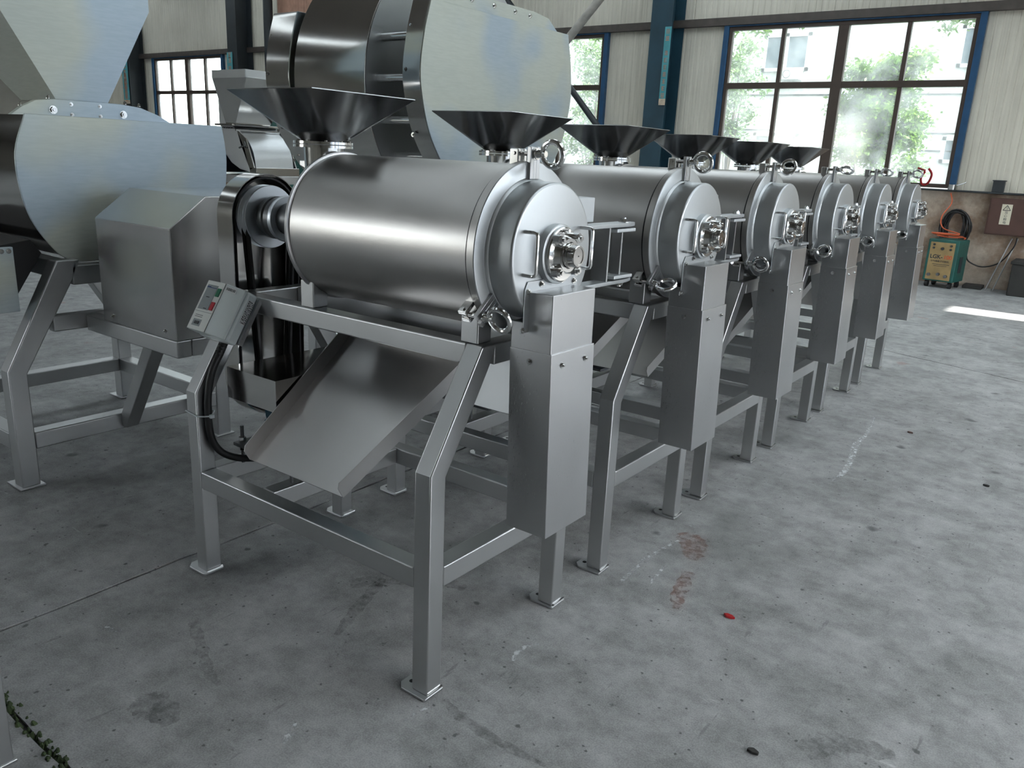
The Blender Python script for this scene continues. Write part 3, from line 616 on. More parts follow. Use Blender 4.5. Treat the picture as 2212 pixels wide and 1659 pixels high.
    MB().cyl((-1.0,my,mz), (-1.15,my,mz), 0.018, 12).build('motor_shaft', 'steel_polish', mo_)
    MB().torus((-0.85,my+0.10,0.795), (1,0.6,0), 0.020, 0.006, 20, 8).cyl((-0.85,my+0.10,0.68), (-0.85,my+0.10,0.777), 0.007, 10).build('lifting_eye', 'motor_teal', mo_)
    MB().box(-0.96,-0.88,my-0.10,my-0.065,0.475,0.55).box(-0.96,-0.88,my+0.065,my+0.10,0.475,0.55).box(-0.78,-0.70,my-0.10,my-0.065,0.475,0.55).box(-0.78,-0.70,my+0.065,my+0.10,0.475,0.55).build('motor_foot', 'motor_teal', mo_)
    m = MB(); x0, x1, y0, y1 = -1.035, -0.772, 0.10, 0.53
    m.add([(x0,y0,0.655),(x0,y0,0.764),(x1,y0,0.764),(x1,y0,0.655)], [(0,3,2,1)]); m.add([(x0,y0,0.764),(x1,y0,0.764),(x1,y1,0.764),(x0,y1,0.764)], [(0,1,2,3)])
    m.add([(x0,y1,0.655),(x1,y1,0.655),(x1,y1,0.764),(x0,y1,0.764)], [(0,3,2,1)][:1]); m.add([(x1,y0,0.655),(x1,y1,0.655),(x1,y1,0.764),(x1,y0,0.764)], [(0,1,2,3)])
    m.build('motor_cover', 'steel_mirror', root, solid=0.003)
    MB().box(-1.065,-0.66,0.13,0.50,0.462,0.475).build('motor_plate', 'iron_dark', root, bevel=0.002)
    for px in (-1.045, -0.775):
        for py in (0.155, 0.475):
            st = MB().cyl((px,py,0.396), (px,py,0.535), 0.0065, 12).build('adjusting_stud', 'iron_dark', root)
            MB().cyl((px,py,0.475), (px,py,0.492), 0.013, 6).cyl((px,py,0.445), (px,py,0.462), 0.013, 6).build('nut', 'steel_polish', st)
    return root
X0 = -1.312
YS = [1.461, 2.417, 3.334, 4.274, 5.187, 6.118]
pulper = make_pulper()
PL = ['nearest of the six stainless pulping machines, carrying the grey switch box', 'second stainless pulping machine from the front of the row',
      'third stainless pulping machine from the front of the row', 'fourth stainless pulping machine from the front of the row',
      'fifth stainless pulping machine, next to last in the row', 'farthest stainless pulping machine of the row, with a red clamp on top']
pulpers = []
for i, y in enumerate(YS):
    o = pulper if i == 0 else copy_tree(pulper)
    o.location = (X0, y, 0); tag(o, PL[i], 'machine', 'stainless pulping machines standing in a row'); pulpers.append(o)
SPIN = [None, (15, -62, 40), (-25, 20, 12), (60, -30, 25), (52, 30, -40), (40, -50, 20)]
for i, o in enumerate(pulpers):
    if SPIN[i]:
        en = sorted([c for c in bpy.data.objects if c.parent == o and c.name.startswith('eye_nut')], key=lambda c: -c.location.z)
        en = [en[0]] + sorted(en[1:], key=lambda c: c.location.y)
        for c, sp in zip(en, SPIN[i]): c.rotation_euler = (R(sp), 0, 0)

# switch box with cable on the nearest machine's rear leg
def make_switch():
    root = empty('switch_box'); root.parent = pulper; root['label'] = 'grey motor switch box with green and red buttons'
    U = Vector((0,0.526,0.850)); NN = Vector((0,-0.850,0.526)); O = Vector((0,0,0.68))
    def P(x, s, n): return tuple(O + Vector((x,0,0)) + U*s + NN*n)
    x0, s0, s1 = -1.135, 0.190, 0.376
    def slabp(m, poly, sa, sb):       # poly in (x, n), extruded along s
        k = len(poly); m.add([P(a, sa, n) for a, n in poly] + [P(a, sb, n) for a, n in poly], [tuple(range(k)), tuple(range(2*k-1, k-1, -1))] + [(i, k+i, k+(i+1)%k, (i+1)%k) for i in range(k)])
        return m
    slabp(MB(), [(x0,0.003),(x0+0.165,0.003),(x0+0.165,0.050),(x0,0.050)], s0, s1).build('base_case', 'plastic_grey', root, bevel=0.012, seg=3)
    slabp(MB(), [(x0+0.001,0.050),(x0+0.163,0.050),(x0+0.163,0.058),(x0+0.100,0.092),(x0+0.001,0.092)], s0+0.003, s1-0.002).build('cover', 'plastic_grey', root, bevel=0.004)
    slabp(MB(), [(x0,0.091),(x0+0.099,0.091),(x0+0.099,0.095),(x0,0.095)], s0+0.004, s1-0.003).build('front_panel', 'plastic_panel', root, bevel=0.002)
    def rect(name, mat, xa, xb, sa, sb, n0=0.0952, n1=0.0962, bev=None): return slabp(MB(), [(x0+xa,n0),(x0+xb,n0),(x0+xb,n1),(x0+xa,n1)], s0+sa, s0+sb).build(name, mat, root, bevel=bev)
    rect('name_plate', 'label_grey', 0.012, 0.068, 0.078, 0.168)
    pr = MB()
    for xa, xb, sa, sb in ((0.012,0.032,0.157,0.162),(0.033,0.066,0.1565,0.159)): slabp(pr, [(x0+xa,0.0962),(x0+xb,0.0962),(x0+xb,0.0966),(x0+xa,0.0966)], s0+sa, s0+sb)
    pr.build('plate_print', 'ink_blue', root)
    pr = MB()
    for xa, xb, sa, sb in ((0.030,0.048,0.122,0.125),(0.042,0.058,0.081,0.084),(0.018,0.058,0.056,0.0575),(0.018,0.058,0.050,0.0515)): slabp(pr, [(x0+xa,0.0958),(x0+xb,0.0958),(x0+xb,0.0967),(x0+xa,0.0967)], s0+sa, s0+sb)
    pr.build('panel_print', 'ink', root)
    rect('start_button', 'button_green', 0.074, 0.092, 0.130, 0.160, 0.095, 0.099, 0.0015); rect('stop_button', 'button_red', 0.074, 0.092, 0.080, 0.110, 0.095, 0.099, 0.0015)
    rect('panel_seam', 'label_grey', 0.004, 0.096, 0.0695, 0.071, 0.0950, 0.0953)
    w = rect('reset_window', 'label_grey', 0.018, 0.062, 0.018, 0.042, 0.0951, 0.0957); rect('reset_lever', 'ink', 0.030, 0.054, 0.025, 0.035, 0.0957, 0.0975)
    # stickers: on the sloping cover and on the side
    def sl(xa): return 0.0925-(xa-0.100)/0.063*0.034
    def slope_quad(m, xa, xb, sa, sb, h): m.add([P(x0+xa, s0+sa, sl(xa)+h), P(x0+xb, s0+sa, sl(xb)+h), P(x0+xb, s0+sb, sl(xb)+h), P(x0+xa, s0+sb, sl(xa)+h)], [(0,1,2,3)])
    m = MB(); slope_quad(m, 0.103, 0.138, 0.158, 0.176, 0.0008); m.build('barcode_sticker', 'sticker_white', root, solid=0.0004)
    m = MB(); rn = random.Random(4)
    xa = 0.107
    while xa < 0.133: wd = rn.uniform(0.0008,0.0026); slope_quad(m, xa, xa+wd, 0.163, 0.172, 0.0013); xa += wd+rn.uniform(0.0007,0.0018)
    m.build('barcode_print', 'ink', root)
    xs_ = x0+0.1655
    def side_quad(m, na, nb, sa, sb, h): m.add([(P(xs_+h, s0+sa, na)), P(xs_+h, s0+sa, nb), P(xs_+h, s0+sb, nb), P(xs_+h, s0+sb, na)], [(3,2,1,0)])
    m = MB(); side_quad(m, 0.010, 0.034, 0.075, 0.160, 0.0); m.build('data_sticker', 'sticker_white', root, solid=0.0004)
    m = MB()
    for row in range(4):
        s_ = 0.078
        while s_ < 0.155: L = rn.uniform(0.001,0.006); side_quad(m, 0.0115+row*0.0056, 0.0155+row*0.0056, s_, s_+L, 0.0006); s_ += L+rn.uniform(0.001,0.003)
    m.build('data_print', 'ink', root)
    slabp(MB(), [(x0+0.145,-0.012),(x0+0.172,-0.012),(x0+0.172,0.003),(x0+0.02,0.003),(x0+0.02,-0.002),(x0+0.145,-0.002)], s0+0.01, s1-0.01).build('mounting_plate', 'steel_sheet', root)
    pts = smooth_curve([(-1.045,0.112,0.862),(-1.045,0.085,0.812),(-1.046,0.052,0.756),(-1.050,0.034,0.677),(-1.052,0.030,0.595),(-1.050,0.035,0.527),(-1.044,0.052,0.478),(-1.03,0.086,0.444),(-1.0,0.135,0.428),(-0.955,0.19,0.437),(-0.92,0.25,0.50)], 6)
    MB().tube(pts, 0.0125, 12).build('cable', 'rubber_black', root)
    g = MB()
    for i in range(7): q = Vector(pts[0]).lerp(Vector(pts[9]), i/9); g.cyl(q, q+Vector((0,-0.0035,-0.0045)), 0.0145, 14)
    g.build('cable_gland', 'rubber_black', root)
    tz = 0.600
    loop = [(-1.133,-0.003,tz+0.006),(-1.133,0.063,tz+0.012),(-1.066,0.063,tz+0.006),(-1.050,0.046,tz+0.001),(-1.037,0.030,tz),(-1.048,0.014,tz),(-1.066,-0.003,tz)]
    MB().tube(loop, 0.0026, 6, True).box(-1.040,-1.030,0.026,0.040,tz-0.006,tz+0.006).build('cable_tie', 'tie_white', root)
make_switch()
# red clamp hanging on the farthest machine
rc = empty('spring_clamp', (X0+0.12, YS[5]+YC+0.006, 1.45)); tag(rc, 'small red clamp hooked on the top eye nut of the farthest machine', 'clamp')
MB().tube(smooth_curve([(0.02,0.02,0.10),(0.045,0.03,0.06),(0.03,0.03,0.0),(-0.005,0.03,-0.012),(-0.02,0.03,0.03),(0.0,0.025,0.08)], 5), 0.008, 8).build('jaw', 'red_paint', rc)
MB().tube([(0.0,0.02,0.085),(-0.055,0.05,0.10)], 0.007, 8).build('grip', 'red_paint', rc)

# ------------------------------------------------------------------ trough crusher at the left
def make_crusher():
    root = empty('trough_crusher', (-4.1, 1.9, 0)); tag(root, 'stainless trough crusher on a heavy frame at the left, with tall feed hopper', 'machine')
    ox, oy = -4.1, 1.9
    def L(pts): return [(a-oy, b) for a, b in pts]
    t = 0.076; legp = [(1.358,0.006),(1.358,0.53),(1.60,0.98),(1.70,0.98),(1.665,0.90),(1.434,0.51),(1.434,0.006)]
    mir = [(3.76-a, b) for a, b in legp]
    for x in (-3.676, -4.646):
        for poly, s in ((legp,1),(mir,-1)):
            lg = MB().prism(L(poly), 'x', x-ox, x+t-ox).build('leg', 'steel_frame', root, bevel=0.006, angle=12)
            ya, yb = (1.345,1.45) if s > 0 else (2.31,2.415)
            MB().box(x-0.05-ox, x+t+0.012-ox, ya-oy, yb-oy, 0, 0.008).build('foot_plate', 'steel_frame', lg, bevel=0.002)
    Bm = lambda nm, a: MB().box(a[0]-ox, a[1]-ox, a[2]-oy, a[3]-oy, a[4], a[5]).build(nm, 'steel_frame', root, bevel=0.006)
    for b in ((-3.676,-3.60,1.434,2.326,0.17,0.245), (-4.646,-4.57,1.434,2.326,0.17,0.245), (-4.57,-3.676,1.358,1.434,0.17,0.245), (-4.57,-3.676,2.326,2.402,0.17,0.245)): Bm('lower_beam', b)
    for b in ((-3.676,-3.60,1.66,2.12,0.87,0.955), (-4.646,-4.57,1.66,2.12,0.87,0.955), (-4.57,-3.676,1.60,1.676,0.90,0.975), (-4.57,-3.676,2.08,2.156,0.90,0.975)): Bm('top_beam', b)
    Bm('platform_beam', (-3.65,-3.60,1.56,1.79,0.675,0.745)); Bm('platform_beam', (-3.60,-2.88,1.70,1.765,0.665,0.735)); Bm('platform_beam', (-3.60,-2.88,2.22,2.285,0.665,0.735)); Bm('platform_beam', (-2.945,-2.88,1.765,2.22,0.665,0.735)); Bm('platform_beam', (-3.66,-3.60,1.765,2.3,0.675,0.735))
    for y in (1.82, 2.16):
        MB().prism([(-3.605-ox,0.18),(-3.605-ox,0.245),(-3.325-ox,0.668),(-3.245-ox,0.668),(-3.57-ox,0.18)], 'y', y-oy, y+0.065-oy).build('brace', 'steel_frame', root, bevel=0.005)
    prof = [(1.56,1.575)] + [tuple(p) for p in smooth_curve([Vector((1.555,1.56)),Vector((1.505,1.40)),Vector((1.53,1.18)),Vector((1.62,1.02)),Vector((1.70,0.96))], 8)] + [tuple(p) for p in smooth_curve([Vector((2.28,0.96)),Vector((2.36,1.02)),Vector((2.455,1.18)),Vector((2.49,1.40)),Vector((2.475,1.56))], 8)] + [(2.475,1.575)]
    MB().prism(L(prof), 'x', -3.66-ox, -3.65-ox).build('end_plate', 'steel_film', root, bevel=0.003)
    MB().prism(L(prof), 'x', -4.66-ox, -4.65-ox).build('end_plate', 'steel_film', root, bevel=0.003)
    inn = [(1.99+(a-1.99)*0.985, 1.30+(b-1.30)*0.985) for a, b in prof]
    MB().prism(L(inn), 'x', -4.65-ox, -3.66-ox).build('trough', 'steel_mirror', root)
    # lid flange with bolts, inlet frame and hopper
    arch = [(1.60,1.565),(1.66,1.61),(1.72,1.640),(1.80,1.650),(2.10,1.650),(2.20,1.640),(2.29,1.610),(2.375,1.565)]
    lid = MB().prism(L(arch), 'x', -3.93-ox, -3.90-ox).build('lid_flange', 'steel_film', root, bevel=0.003)
    for y, z, r in ((1.79,1.603,0.012),(2.11,1.603,0.012),(1.87,1.632,0.006),(2.0,1.632,0.006),(1.87,1.588,0.006),(2.0,1.588,0.006)):
        MB().hexbolt((-3.90-ox,y-oy,z), (1,0,0), r, r*0.9).build('bolt', 'steel_polish', lid)
    for y, z in ((1.66,1.612),(2.13,1.650),(2.20,1.645),(1.78,1.650)): MB().hexbolt((-3.915-ox,y-oy,z), (0,0,1), 0.006, 0.012).build('bolt', 'steel_polish', lid)
    m = MB(); h = lambda x, y, z: (x-ox, y-oy, z)
    b4 = [h(-4.30,1.83,1.648),h(-3.95,1.83,1.648),h(-3.95,2.065,1.648),h(-4.30,2.065,1.648)]; t4 = [h(-4.62,1.575,2.08),h(-3.92,1.575,2.08),h(-3.92,2.288,2.08),h(-4.62,2.288,2.08)]; u4 = [(p[0],p[1],2.75) for p in t4]
    m.add(b4+t4+u4, [(0,1,5,4),(1,2,6,5),(2,3,7,6),(3,0,4,7),(4,5,9,8),(5,6,10,9),(6,7,11,10),(7,4,8,11)])
    m.build('hopper', 'steel_film', root, solid=0.004, angle=10)
    MB().prism([(1.56-oy,1.06),(1.30-oy,1.02),(1.30-oy,0.79),(1.46-oy,0.79),(1.60-oy,1.0)], 'x', -4.55-ox, -3.73-ox).build('side_outlet', 'black_inner', root, bevel=0.003)
    p = MB().box(-3.72-ox, -3.70-ox, 1.28-oy, 1.476-oy, 0.762, 1.036).build('outlet_guard', 'steel_film', root, bevel=0.002)
    for y in (1.43, 1.458): MB().hexbolt((-3.70-ox,y-oy,1.02), (1,0,0), 0.007, 0.006).build('bolt', 'steel_polish', p)
    # motor guard box
    gp = [(1.70,0.735),(1.70,1.172),(1.86,1.293),(2.36,1.293),(2.36,0.735)]
    gb = MB().prism(L(gp), 'x', -3.44-ox, -2.88-ox).build('motor_guard', 'steel_guard', root, bevel=0.004)
    for x in (-3.36, -2.96): MB().hexbolt((x-ox,1.70-oy,0.765), (0,-1,0), 0.006, 0.005).build('bolt', 'steel_polish', gb)
    MB().cyl((-3.66-ox,2.0-oy,1.08), (-3.44-ox,2.0-oy,1.08), 0.05, 20).build('drive_shaft', 'iron_dark', root)
make_crusher()
lc = empty('steel_stand', (-1.958, 0.600, 0)); tag(lc, 'bright steel stand leg cut off by the lower left corner', 'stand')
MB().box(-0.03,0.03,-0.03,0.03,0.006,0.72).build('leg', 'steel_frame', lc, bevel=0.004)
for sx, sy in ((-0.75,0), (0,-0.55), (-0.75,-0.55)): MB().box(sx-0.03,sx+0.03,sy-0.03,sy+0.03,0,0.72).build('leg', 'steel_frame', lc, bevel=0.004)
for bx_ in ((-0.72,-0.03,-0.03,0.03), (-0.72,-0.03,-0.58,-0.52), (-0.03,0.03,-0.52,-0.03), (-0.78,-0.72,-0.52,-0.03)): MB().box(*bx_, 0.66, 0.72).build('top_beam', 'steel_frame', lc, bevel=0.004)
MB().box(-0.79,0.04,-0.59,0.04,0.72,0.735).build('top_plate', 'steel_sheet', lc, bevel=0.003); MB().box(-0.06,0.034,-0.036,0.036,0,0.007).build('foot_plate', 'steel_frame', lc, bevel=0.002)

# ------------------------------------------------------------------ large drum machine behind the row
def make_big():
    ox, oy = -3.6, 3.9
    root = empty('large_drum_machine', (ox, oy, 0)); tag(root, 'huge stainless drum machine with flat-topped end covers behind the row', 'machine')
    L = lambda pts: [(a-oy, b) for a, b in pts]
    left = [(3.27,2.235),(3.225,2.08),(3.20,1.90),(3.22,1.76),(3.27,1.61),(3.36,1.47),(3.52,1.30),(3.66,1.22)]
    lc_ = [tuple(p) for p in smooth_curve([Vector(p) for p in left], 6)]
    prof = [(3.272,2.245)] + lc_ + [(7.81-a, b) for a, b in lc_[::-1]] + [(7.81-3.272,2.245)]
    for xa, xb in ((-3.13,-3.0), (-4.26,-4.04)):
        c = MB().prism(L(prof), 'x', xa-ox, xb-0.006-ox).build('end_cover', 'steel_mirror', root, bevel=0.003)
        MB().prism(L(prof), 'x', xb-0.006-ox, xb-ox).build('cover_face', 'steel_film', c, bevel=0.003)
        for t in (160, 178, 205, 222): MB().hexbolt((xa+0.02-ox, 3.905+0.706*math.cos(R(t))-oy, 1.88+0.70*math.sin(R(t))), (math.cos(R(90)), -1, 0), 0.008, 0.006).build('bolt', 'steel_polish', c)
    MB().lathe([(-3.96-ox,0.0),(-3.96-ox,0.735),(-3.38-ox,0.735),(-3.38-ox,0.0)], (3.905-oy,1.87), seg=96, close=False).build('drum_shell', 'steel_mirror', root, bevel=0.003)
    for xq in (-3.38, -3.963): MB().lathe([(xq-ox+0.003,0.731),(xq-ox+0.003,0.0)], (3.905-oy,1.87), seg=96, close=False).build('drum_end', 'steel_face', root)
    for xa, xb in ((-3.38,-3.13), (-4.04,-3.96)):
        for t in list(range(140, 260, 20)) + [60, 35, 10, -15, -40, -65]:
            y, z = 3.905+0.635*math.cos(R(t)), 1.87+0.62*math.sin(R(t))
            if z < 2.23: MB().cyl((xa-ox,y-oy,z), (xb-ox,y-oy,z), 0.021, 14).build('spacer_rod', 'steel_polish', root)
    MB().cyl((-4.3-ox,3.905-oy,1.87), (-3.05-ox,3.905-oy,1.87), 0.07, 20).build('shaft', 'iron_dark', root)
    arch = [(3.30,2.25),(3.42,2.31),(3.55,2.345),(4.30,2.345),(4.45,2.33),(4.58,2.25)]
    a = MB().prism(L(arch), 'x', -3.12-ox, -3.095-ox).build('lid_flange', 'steel_film', root, bevel=0.003)
    for y in (3.7, 3.9, 4.1, 4.25): MB().hexbolt((-3.095-ox,y-oy,2.315), (1,0,0), 0.010, 0.008).build('bolt', 'steel_polish', a)
    MB().box(-3.40-ox,-3.33-ox,3.19-oy,3.225-oy,1.71,1.74).build('latch', 'steel_polish', root, bevel=0.004)
    m = MB(); h = lambda x, y, z: (x-ox, y-oy, z)
    b4 = [h(-3.9,3.6,2.5),h(-3.45,3.6,2.5),h(-3.45,4.2,2.5),h(-3.9,4.2,2.5)]; t4 = [h(-4.1,3.4,3.0),h(-3.25,3.4,3.0),h(-3.25,4.4,3.0),h(-4.1,4.4,3.0)]
    m.add(b4+t4, [(0,1,5,4),(1,2,6,5),(2,3,7,6),(3,0,4,7)]); m.build('hopper', 'steel_film', root, solid=0.004)
    for x in (-4.2, -3.1):
        for y in (3.42, 4.31): MB().box(x-ox,x+0.08-ox,y-oy,y+0.08-oy,0,1.5).build('leg', 'steel_frame', root, bevel=0.006)
    for y in (3.42, 4.31): MB().box(-4.12-ox,-3.1-ox,y-oy,y+0.08-oy,0.25,0.33).build('lower_beam', 'steel_frame', root, bevel=0.006)
    for x in (-4.2, -3.1): MB().box(x-ox,x+0.08-ox,3.5-oy,4.31-oy,0.25,0.33).build('lower_beam', 'steel_frame', root, bevel=0.006)
make_big()

# ------------------------------------------------------------------ small hammer mill in the background
def make_mill():
    ox, oy = -6.1, 4.5
    root = empty('hammer_mill', (ox, oy, 0)); tag(root, 'small stainless mill with rimmed hopper behind the left crusher', 'machine')
    h = lambda x, y, z, a=ox, b=oy: (x-a, y-b, z)
    m = MB(); b4 = [h(-6.42,4.40,1.645),h(-6.30,4.40,1.645),h(-6.30,4.74,1.645),h(-6.42,4.74,1.645)]; t4 = [h(-6.46,4.32,2.03),h(-6.0,4.32,2.03),h(-6.0,4.86,2.03),h(-6.46,4.86,2.03)]
    t4[0] = h(-6.46,4.31,2.02)
    m.add(b4+t4, [(0,1,5,4),(1,2,6,5),(2,3,7,6),(3,0,4,7)]); m.build('hopper', 'steel_mirror', root, solid=0.004, angle=10)
    MB().box(-6.465-ox,-6.0-ox,4.305-oy,4.31-oy,2.02,2.085).box(-6.005-ox,-5.998-ox,4.31-oy,4.865-oy,2.02,2.085).box(-6.465-ox,-6.0-ox,4.86-oy,4.866-oy,2.02,2.085).box(-6.468-ox,-6.46-ox,4.31-oy,4.866-oy,2.02,2.085).build('hopper_rim', 'steel_face', root, bevel=0.001)
    ox, oy = ox+0.40, oy-0.30
    MB().box(-6.16-ox,-5.90-ox,4.07-oy,4.56-oy,1.640,1.656).build('flange', 'steel_polish', root, bevel=0.002)
    MB().prism([(-6.13-ox,1.86),(-6.13-ox,1.656),(-5.96-ox,1.656)], 'y', 4.10-oy, 4.11-oy).build('gusset', 'steel_face', root)
    hs = [(-6.12,1.64),(-6.10,1.50),(-6.06,1.40),(-5.98,1.33),(-5.86,1.28),(-5.72,1.26),(-5.78,1.46),(-5.86,1.58),(-5.94,1.64)]
    MB().prism([(a-ox, b) for a, b in hs], 'y', 4.10-oy, 4.56-oy).build('housing', 'steel_face', root, bevel=0.004, angle=50)
    lidp = [tuple(p) for p in smooth_curve([Vector(p) for p in ((-5.86,1.585),(-5.77,1.52),(-5.70,1.42),(-5.675,1.30))], 6)]
    MB().prism([(a-ox, b) for a, b in lidp] + [(-5.72-ox,1.30),(-5.80-ox,1.50)], 'y', 4.13-oy, 4.53-oy).build('lid', 'steel_face', root)
    for y in (4.10, 4.545): MB().prism([(a-ox, b) for a, b in ((-5.88,1.61),(-5.76,1.54),(-5.66,1.30),(-5.72,1.28),(-5.84,1.5))], 'y', y-oy, y+0.012-oy).build('lid_edge', 'steel_polish', root)
    MB().box(-5.72-ox,-5.63-ox,4.10-oy,4.56-oy,1.23,1.30).build('base_bar', 'steel_polish', root, bevel=0.003)
    MB().cyl((-5.87-ox,4.08-oy,1.605), (-5.87-ox,4.60-oy,1.605), 0.008, 10).build('hinge_rod', 'steel_polish', root)
    for y in (4.06, 4.60):
        k = MB().torus((-5.72-ox,y-oy,1.49), (0.3,1,0.2), 0.022, 0.006, 18, 8); k.cyl((-5.80-ox,y-oy,1.46), (-5.72-ox,y-oy,1.48), 0.008, 8); k.build('wing_clamp', 'iron_dark', root)
    for i in range(7): MB().hexbolt((-6.12+i*0.034-ox,4.08-oy+0.012,1.63), (0,-0.2,-1), 0.008, 0.010).build('bolt', 'iron_dark', root)
    MB().box(-6.45-ox,-5.62-ox,4.05-oy,4.75-oy,1.16,1.23).build('base_frame', 'steel_frame', root, bevel=0.005)
    for x in (-6.45, -5.69):
        for y in (4.05, 4.68): MB().box(x-ox,x+0.07-ox,y-oy,y+0.07-oy,0,1.16).build('leg', 'steel_frame', root, bevel=0.004)
    MB().cyl((-6.12-ox,4.35-oy,1.33), (-6.12-ox,4.02-oy,1.33), 0.085, 24).build('motor', 'motor_navy', root)
make_mill()
g = MB().box(-8.1,-7.4,5.62,6.05,0,1.78).build('green_cabinet', 'cabinet_green', bevel=0.01); tag(g, 'tall green metal cabinet standing behind the small mill', 'cabinet')
MB().box(-7.4,-7.39,5.66,6.01,0.1,1.70).build('door', 'cabinet_green', g, bevel=0.004); MB().box(-7.39,-7.37,5.70,5.72,0.9,1.05).build('handle', 'steel_polish', g)
cbx = MB().box(-7.36,-7.2,5.98,6.3,1.42,1.72).build('wall_box', 'wall_plain', bevel=0.01); tag(cbx, 'small pale box fixed beside the green cabinet', 'box'); 
cpost = MB().box(-7.34,-7.2,6.08,6.2,0,1.42).build('post', 'wall_plain', cbx)

# ------------------------------------------------------------------ bracing pipes, signs and wall clutter
def pipe(name, p, q, r, mat, label): tag(MB().cyl(p, q, r, 14).build(name, mat), label, 'brace', 'diagonal bracing pipes on the back wall')
pipe('bracing_pipe', (-11.7,12.68,6.2), (-6.83,12.68,1.22), 0.055, 'column_dark', 'dark diagonal bracing pipe falling to the right towards the blue column')
pipe('bracing_pipe', (-6.83,12.42,4.88), (-11.6,12.42,0.02), 0.07, 'girt_grey', 'pale grey diagonal bracing pipe rising to the right above the narrow window')
def sign(x, z0, z1, w, label, flip=1):
    r = empty('safety_sign', (x, 12.70, z0)); tag(r, label, 'sign', 'narrow teal signs on the columns'); h = z1-z0
    MB().box(-w/2, w/2, -0.008, 0.0, 0.10, h).build('board', 'sign_teal', r, bevel=0.001); MB().box(-w/2, w/2, -0.009, 0.0, 0, 0.10).build('foot_board', 'sign_foot', r, bevel=0.001)
    rn = random.Random(int(abs(x)*10)); m = MB(); gs = w*0.42
    for i in range(10):
        if i == 2: continue
        cz = h-0.07-(h-0.22)*i/9.0; cx = 0.0
        for k in range(3): zz = cz+(k-1)*gs*0.55; ww = gs*rn.uniform(.45,.7); m.box(cx-ww, cx+ww, -0.0095, -0.0075, zz-gs*0.09, zz+gs*0.09)
        for k in range(2): xx = cx+rn.uniform(-.45,.45)*gs; m.box(xx-gs*0.09, xx+gs*0.09, -0.0095, -0.0075, cz-gs*0.7, cz+gs*0.7)
    m.build('lettering', 'sign_ink', r)
sign(-6.47, 2.42, 3.62, 0.115, 'teal sign strip with faded letters on the blue column')
sign(-18.28, 2.45, 3.62, 0.22, 'teal sign strip on the dark column right of the far window')
sign(-23.2, 2.42, 3.62, 0.30, 'teal sign strip on the dark column left of the far window')

def make_welder():
    r = empty('plasma_cutter', (-1.87, 12.72, 0), R(-9)); tag(r, 'green LGK-100 cutting machine with orange hose on top, against the wall', 'cutter')
    MB().box(-0.20,0.20,-0.18,0.24,0.09,0.665).build('case', 'welder_green', r, bevel=0.012)
    MB().box(-0.165,0.155,-0.186,-0.179,0.11,0.625).build('front_panel', 'welder_panel', r, bevel=0.002)
    rot = (R(90),0,0); y = -0.1875
    text('model_lettering', 'LGK-', 'ink', 0.075, (-0.065,y,0.425), rot, r, bold=0.002); text('model_lettering', '100', 'cord_orange', 0.075, (0.085,y,0.425), rot, r, bold=0.0015)
    text('panel_lettering', '空气等离子切割机', 'ink', 0.030, (-0.01,y,0.365), rot, r)
    m = MB().box(-0.10,0.12,y-0.0005,y+0.001,0.322,0.328).box(-0.08,0.09,y-0.0005,y+0.001,0.300,0.305); m.build('small_print', 'ink', r)
    for x, z in ((-0.115,0.59),(-0.115,0.545),(0.0,0.54),(0.105,0.585),(0.105,0.535)): MB().cyl((x,-0.186,z), (x,-0.20,z), 0.014 if x else 0.02, 16).build('knob', 'ink', r)
    for x, z in ((-0.12,0.175),(0.0,0.19),(0.10,0.17)): MB().cyl((x,-0.186,z), (x,-0.215,z), 0.022, 16).build('socket', 'iron_dark', r)
    MB().box(0.20,0.206,-0.06,0.06,0.22,0.44).build('side_vent', 'ink', r)
    for x in (-0.15,0.15):
        for yy in (-0.12,0.17): MB().cyl((x-0.02,yy,0.045), (x+0.02,yy,0.045), 0.045, 18).box(x-0.015,x+0.015,yy-0.015,yy+0.015,0.04,0.095).build('wheel', 'rubber_black', r)
make_welder()
rn = random.Random(2)
hp = []
for i in range(30):
    t = i*0.62; rr = 0.13+0.05*math.sin(i*0.53); hp.append((-1.86+rr*1.3*math.cos(t)+0.03*math.sin(i*0.21), 12.75+rr*math.sin(t), 0.680+0.0022*i+0.018*max(0, math.sin(i*0.45))))
hp += [(-2.0,12.9,0.80),(-2.06,13.0,0.95),(-1.98,13.08,1.14),(-2.02,13.1,1.28)]
tag(MB().tube(smooth_curve(hp, 5), 0.008, 6).build('orange_hose', 'cord_orange'), 'orange hose coiled on top of the green cutting machine', 'hose')
ck = []
for i in range(90):
    t = i*0.55; w = 0.15+0.05*math.sin(i*0.31); ck.append((-1.88+w*math.sin(t), 13.10+0.035*math.sin(i*0.77), 0.80+0.24*math.cos(t)+0.02*math.sin(i)))
tag(MB().tube(smooth_curve(ck, 2), 0.014, 6).build('cable_coil', 'rubber_black'), 'black cable coil hanging on the wall above the green cutting machine', 'cable')
tag(MB().tube(smooth_curve([(-1.66,13.0,0.45),(-1.62,13.05,0.36),(-1.45,13.1,0.30),(-1.25,13.1,0.38),(-1.12,13.08,0.60),(-1.10,13.08,0.74)], 6), 0.010, 6).build('wall_cable', 'rubber_black'), 'black cable sagging from the cutting machine to the brown cabinet', 'cable')
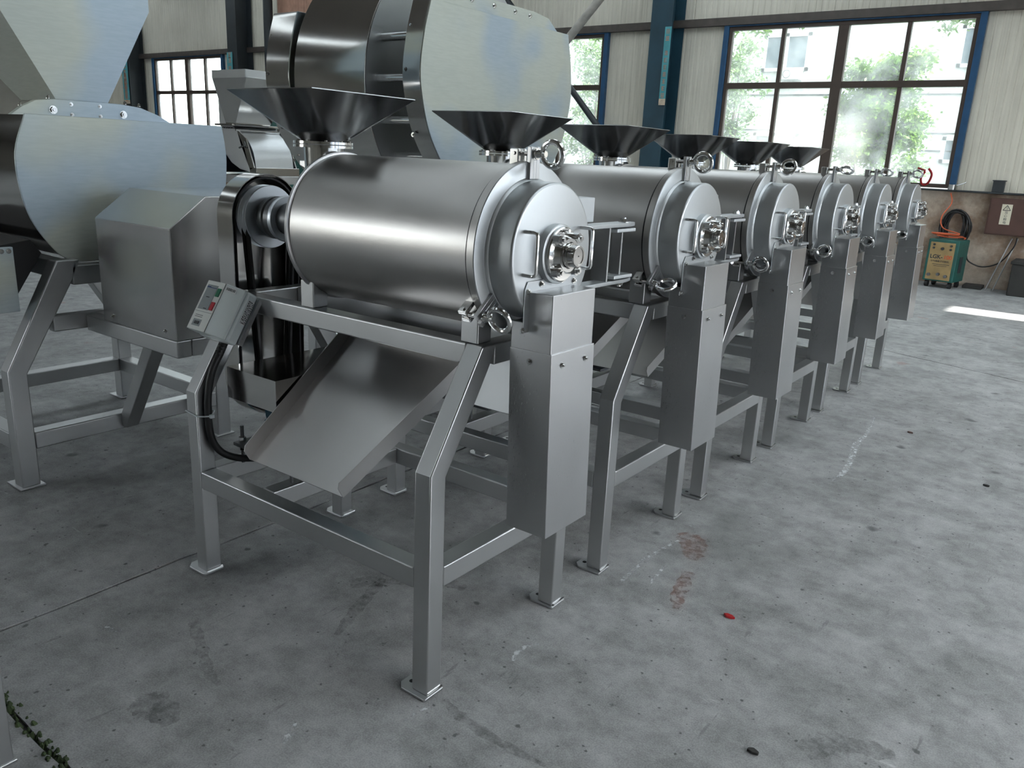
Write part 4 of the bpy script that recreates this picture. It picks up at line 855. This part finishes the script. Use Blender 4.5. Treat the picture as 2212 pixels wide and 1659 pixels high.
def make_cab():
    r = empty('electric_cabinet', (-1.24, 13.19, 0.76)); tag(r, 'brown wall-mounted electric cabinet with a yellow warning label', 'cabinet')
    MB().box(-0.26,0.34,-0.19,0,0,0.49).build('case', 'cabinet_brown', r, bevel=0.006); MB().box(-0.245,0.325,-0.197,-0.189,0.015,0.475).build('door', 'cabinet_brown', r, bevel=0.003)
    MB().box(-0.105,0.02,-0.201,-0.197,0.145,0.415).build('warning_label', 'label_cream', r)
    t = [(-0.088,0.335),(0.003,0.335),(-0.0425,0.402)]; m = MB()
    for i in range(3): a = t[i]; b_ = t[(i+1)%3]; m.tube([(a[0],-0.2015,a[1]),(b_[0],-0.2015,b_[1])], 0.004, 6)
    m.tube([(-0.040,-0.2015,0.385),(-0.046,-0.2015,0.365),(-0.038,-0.2015,0.362),(-0.043,-0.2015,0.345)], 0.0025, 5).build('warning_triangle', 'ink', r)
    for i, c in enumerate('当心触电'): text('label_lettering', c, 'ink', 0.042, (-0.0425,-0.202,0.305-0.045*i), (R(90),0,0), r)
    MB().cyl((0.25,-0.197,0.25), (0.25,-0.215,0.25), 0.012, 12).build('lock', 'steel_polish', r)
make_cab()
for (p, q, lab) in (((-1.34,12.93,0.0), (-1.16,13.13,0.72), 'left of two thin steel rods leaning below the brown cabinet'), ((-1.25,12.93,0.0), (-1.09,13.13,0.72), 'right of two thin steel rods leaning below the brown cabinet')):
    tag(MB().cyl(p, q, 0.009, 10).build('steel_rod', 'steel_frame'), lab, 'rod', 'rods leaning below the cabinet')
bx = MB().box(-1.52,-1.38,13.08,13.19,ZS-0.015,1.48).build('small_box', 'column_dark', bevel=0.006); tag(bx, 'dark open box standing on the ledge above the brown cabinet', 'box')
MB().box(-1.53,-1.37,13.07,13.20,1.47,1.485).build('rim', 'ink', bx)
pan = empty('small_pan', (-2.02,13.12,ZS-0.015)); tag(pan, 'small metal pan with handle on the ledge at the window corner', 'pan')
MB().lathe([(0.0,0.0),(0.0,0.05),(0.07,0.058),(0.072,0.055),(0.006,0.046),(0.006,0.0)], (0,0), 'z', 28, close=False).build('bowl', 'steel_polish', pan); MB().tube([(0.055,0,0.06),(0.12,-0.01,0.085),(0.17,-0.01,0.11)], 0.006, 8).build('handle', 'steel_polish', pan)
st = empty('dark_crate', (-0.75,12.85,0)); tag(st, 'dark crate on the floor at the right edge below the brown cabinet', 'crate')
MB().box(-0.30,0.30,-0.25,0.30,0.0,0.42).build('body', 'pallet_dark', st, bevel=0.01); MB().box(-0.32,0.32,-0.27,0.32,0.42,0.46).build('lid', 'pallet_dark', st, bevel=0.006)
tag(MB().box(-1.62,-1.38,12.88,13.16,0.0,0.05).build('flat_board', 'pallet_dark', bevel=0.01), 'dark flat board on the floor beside the green cutting machine', 'board')
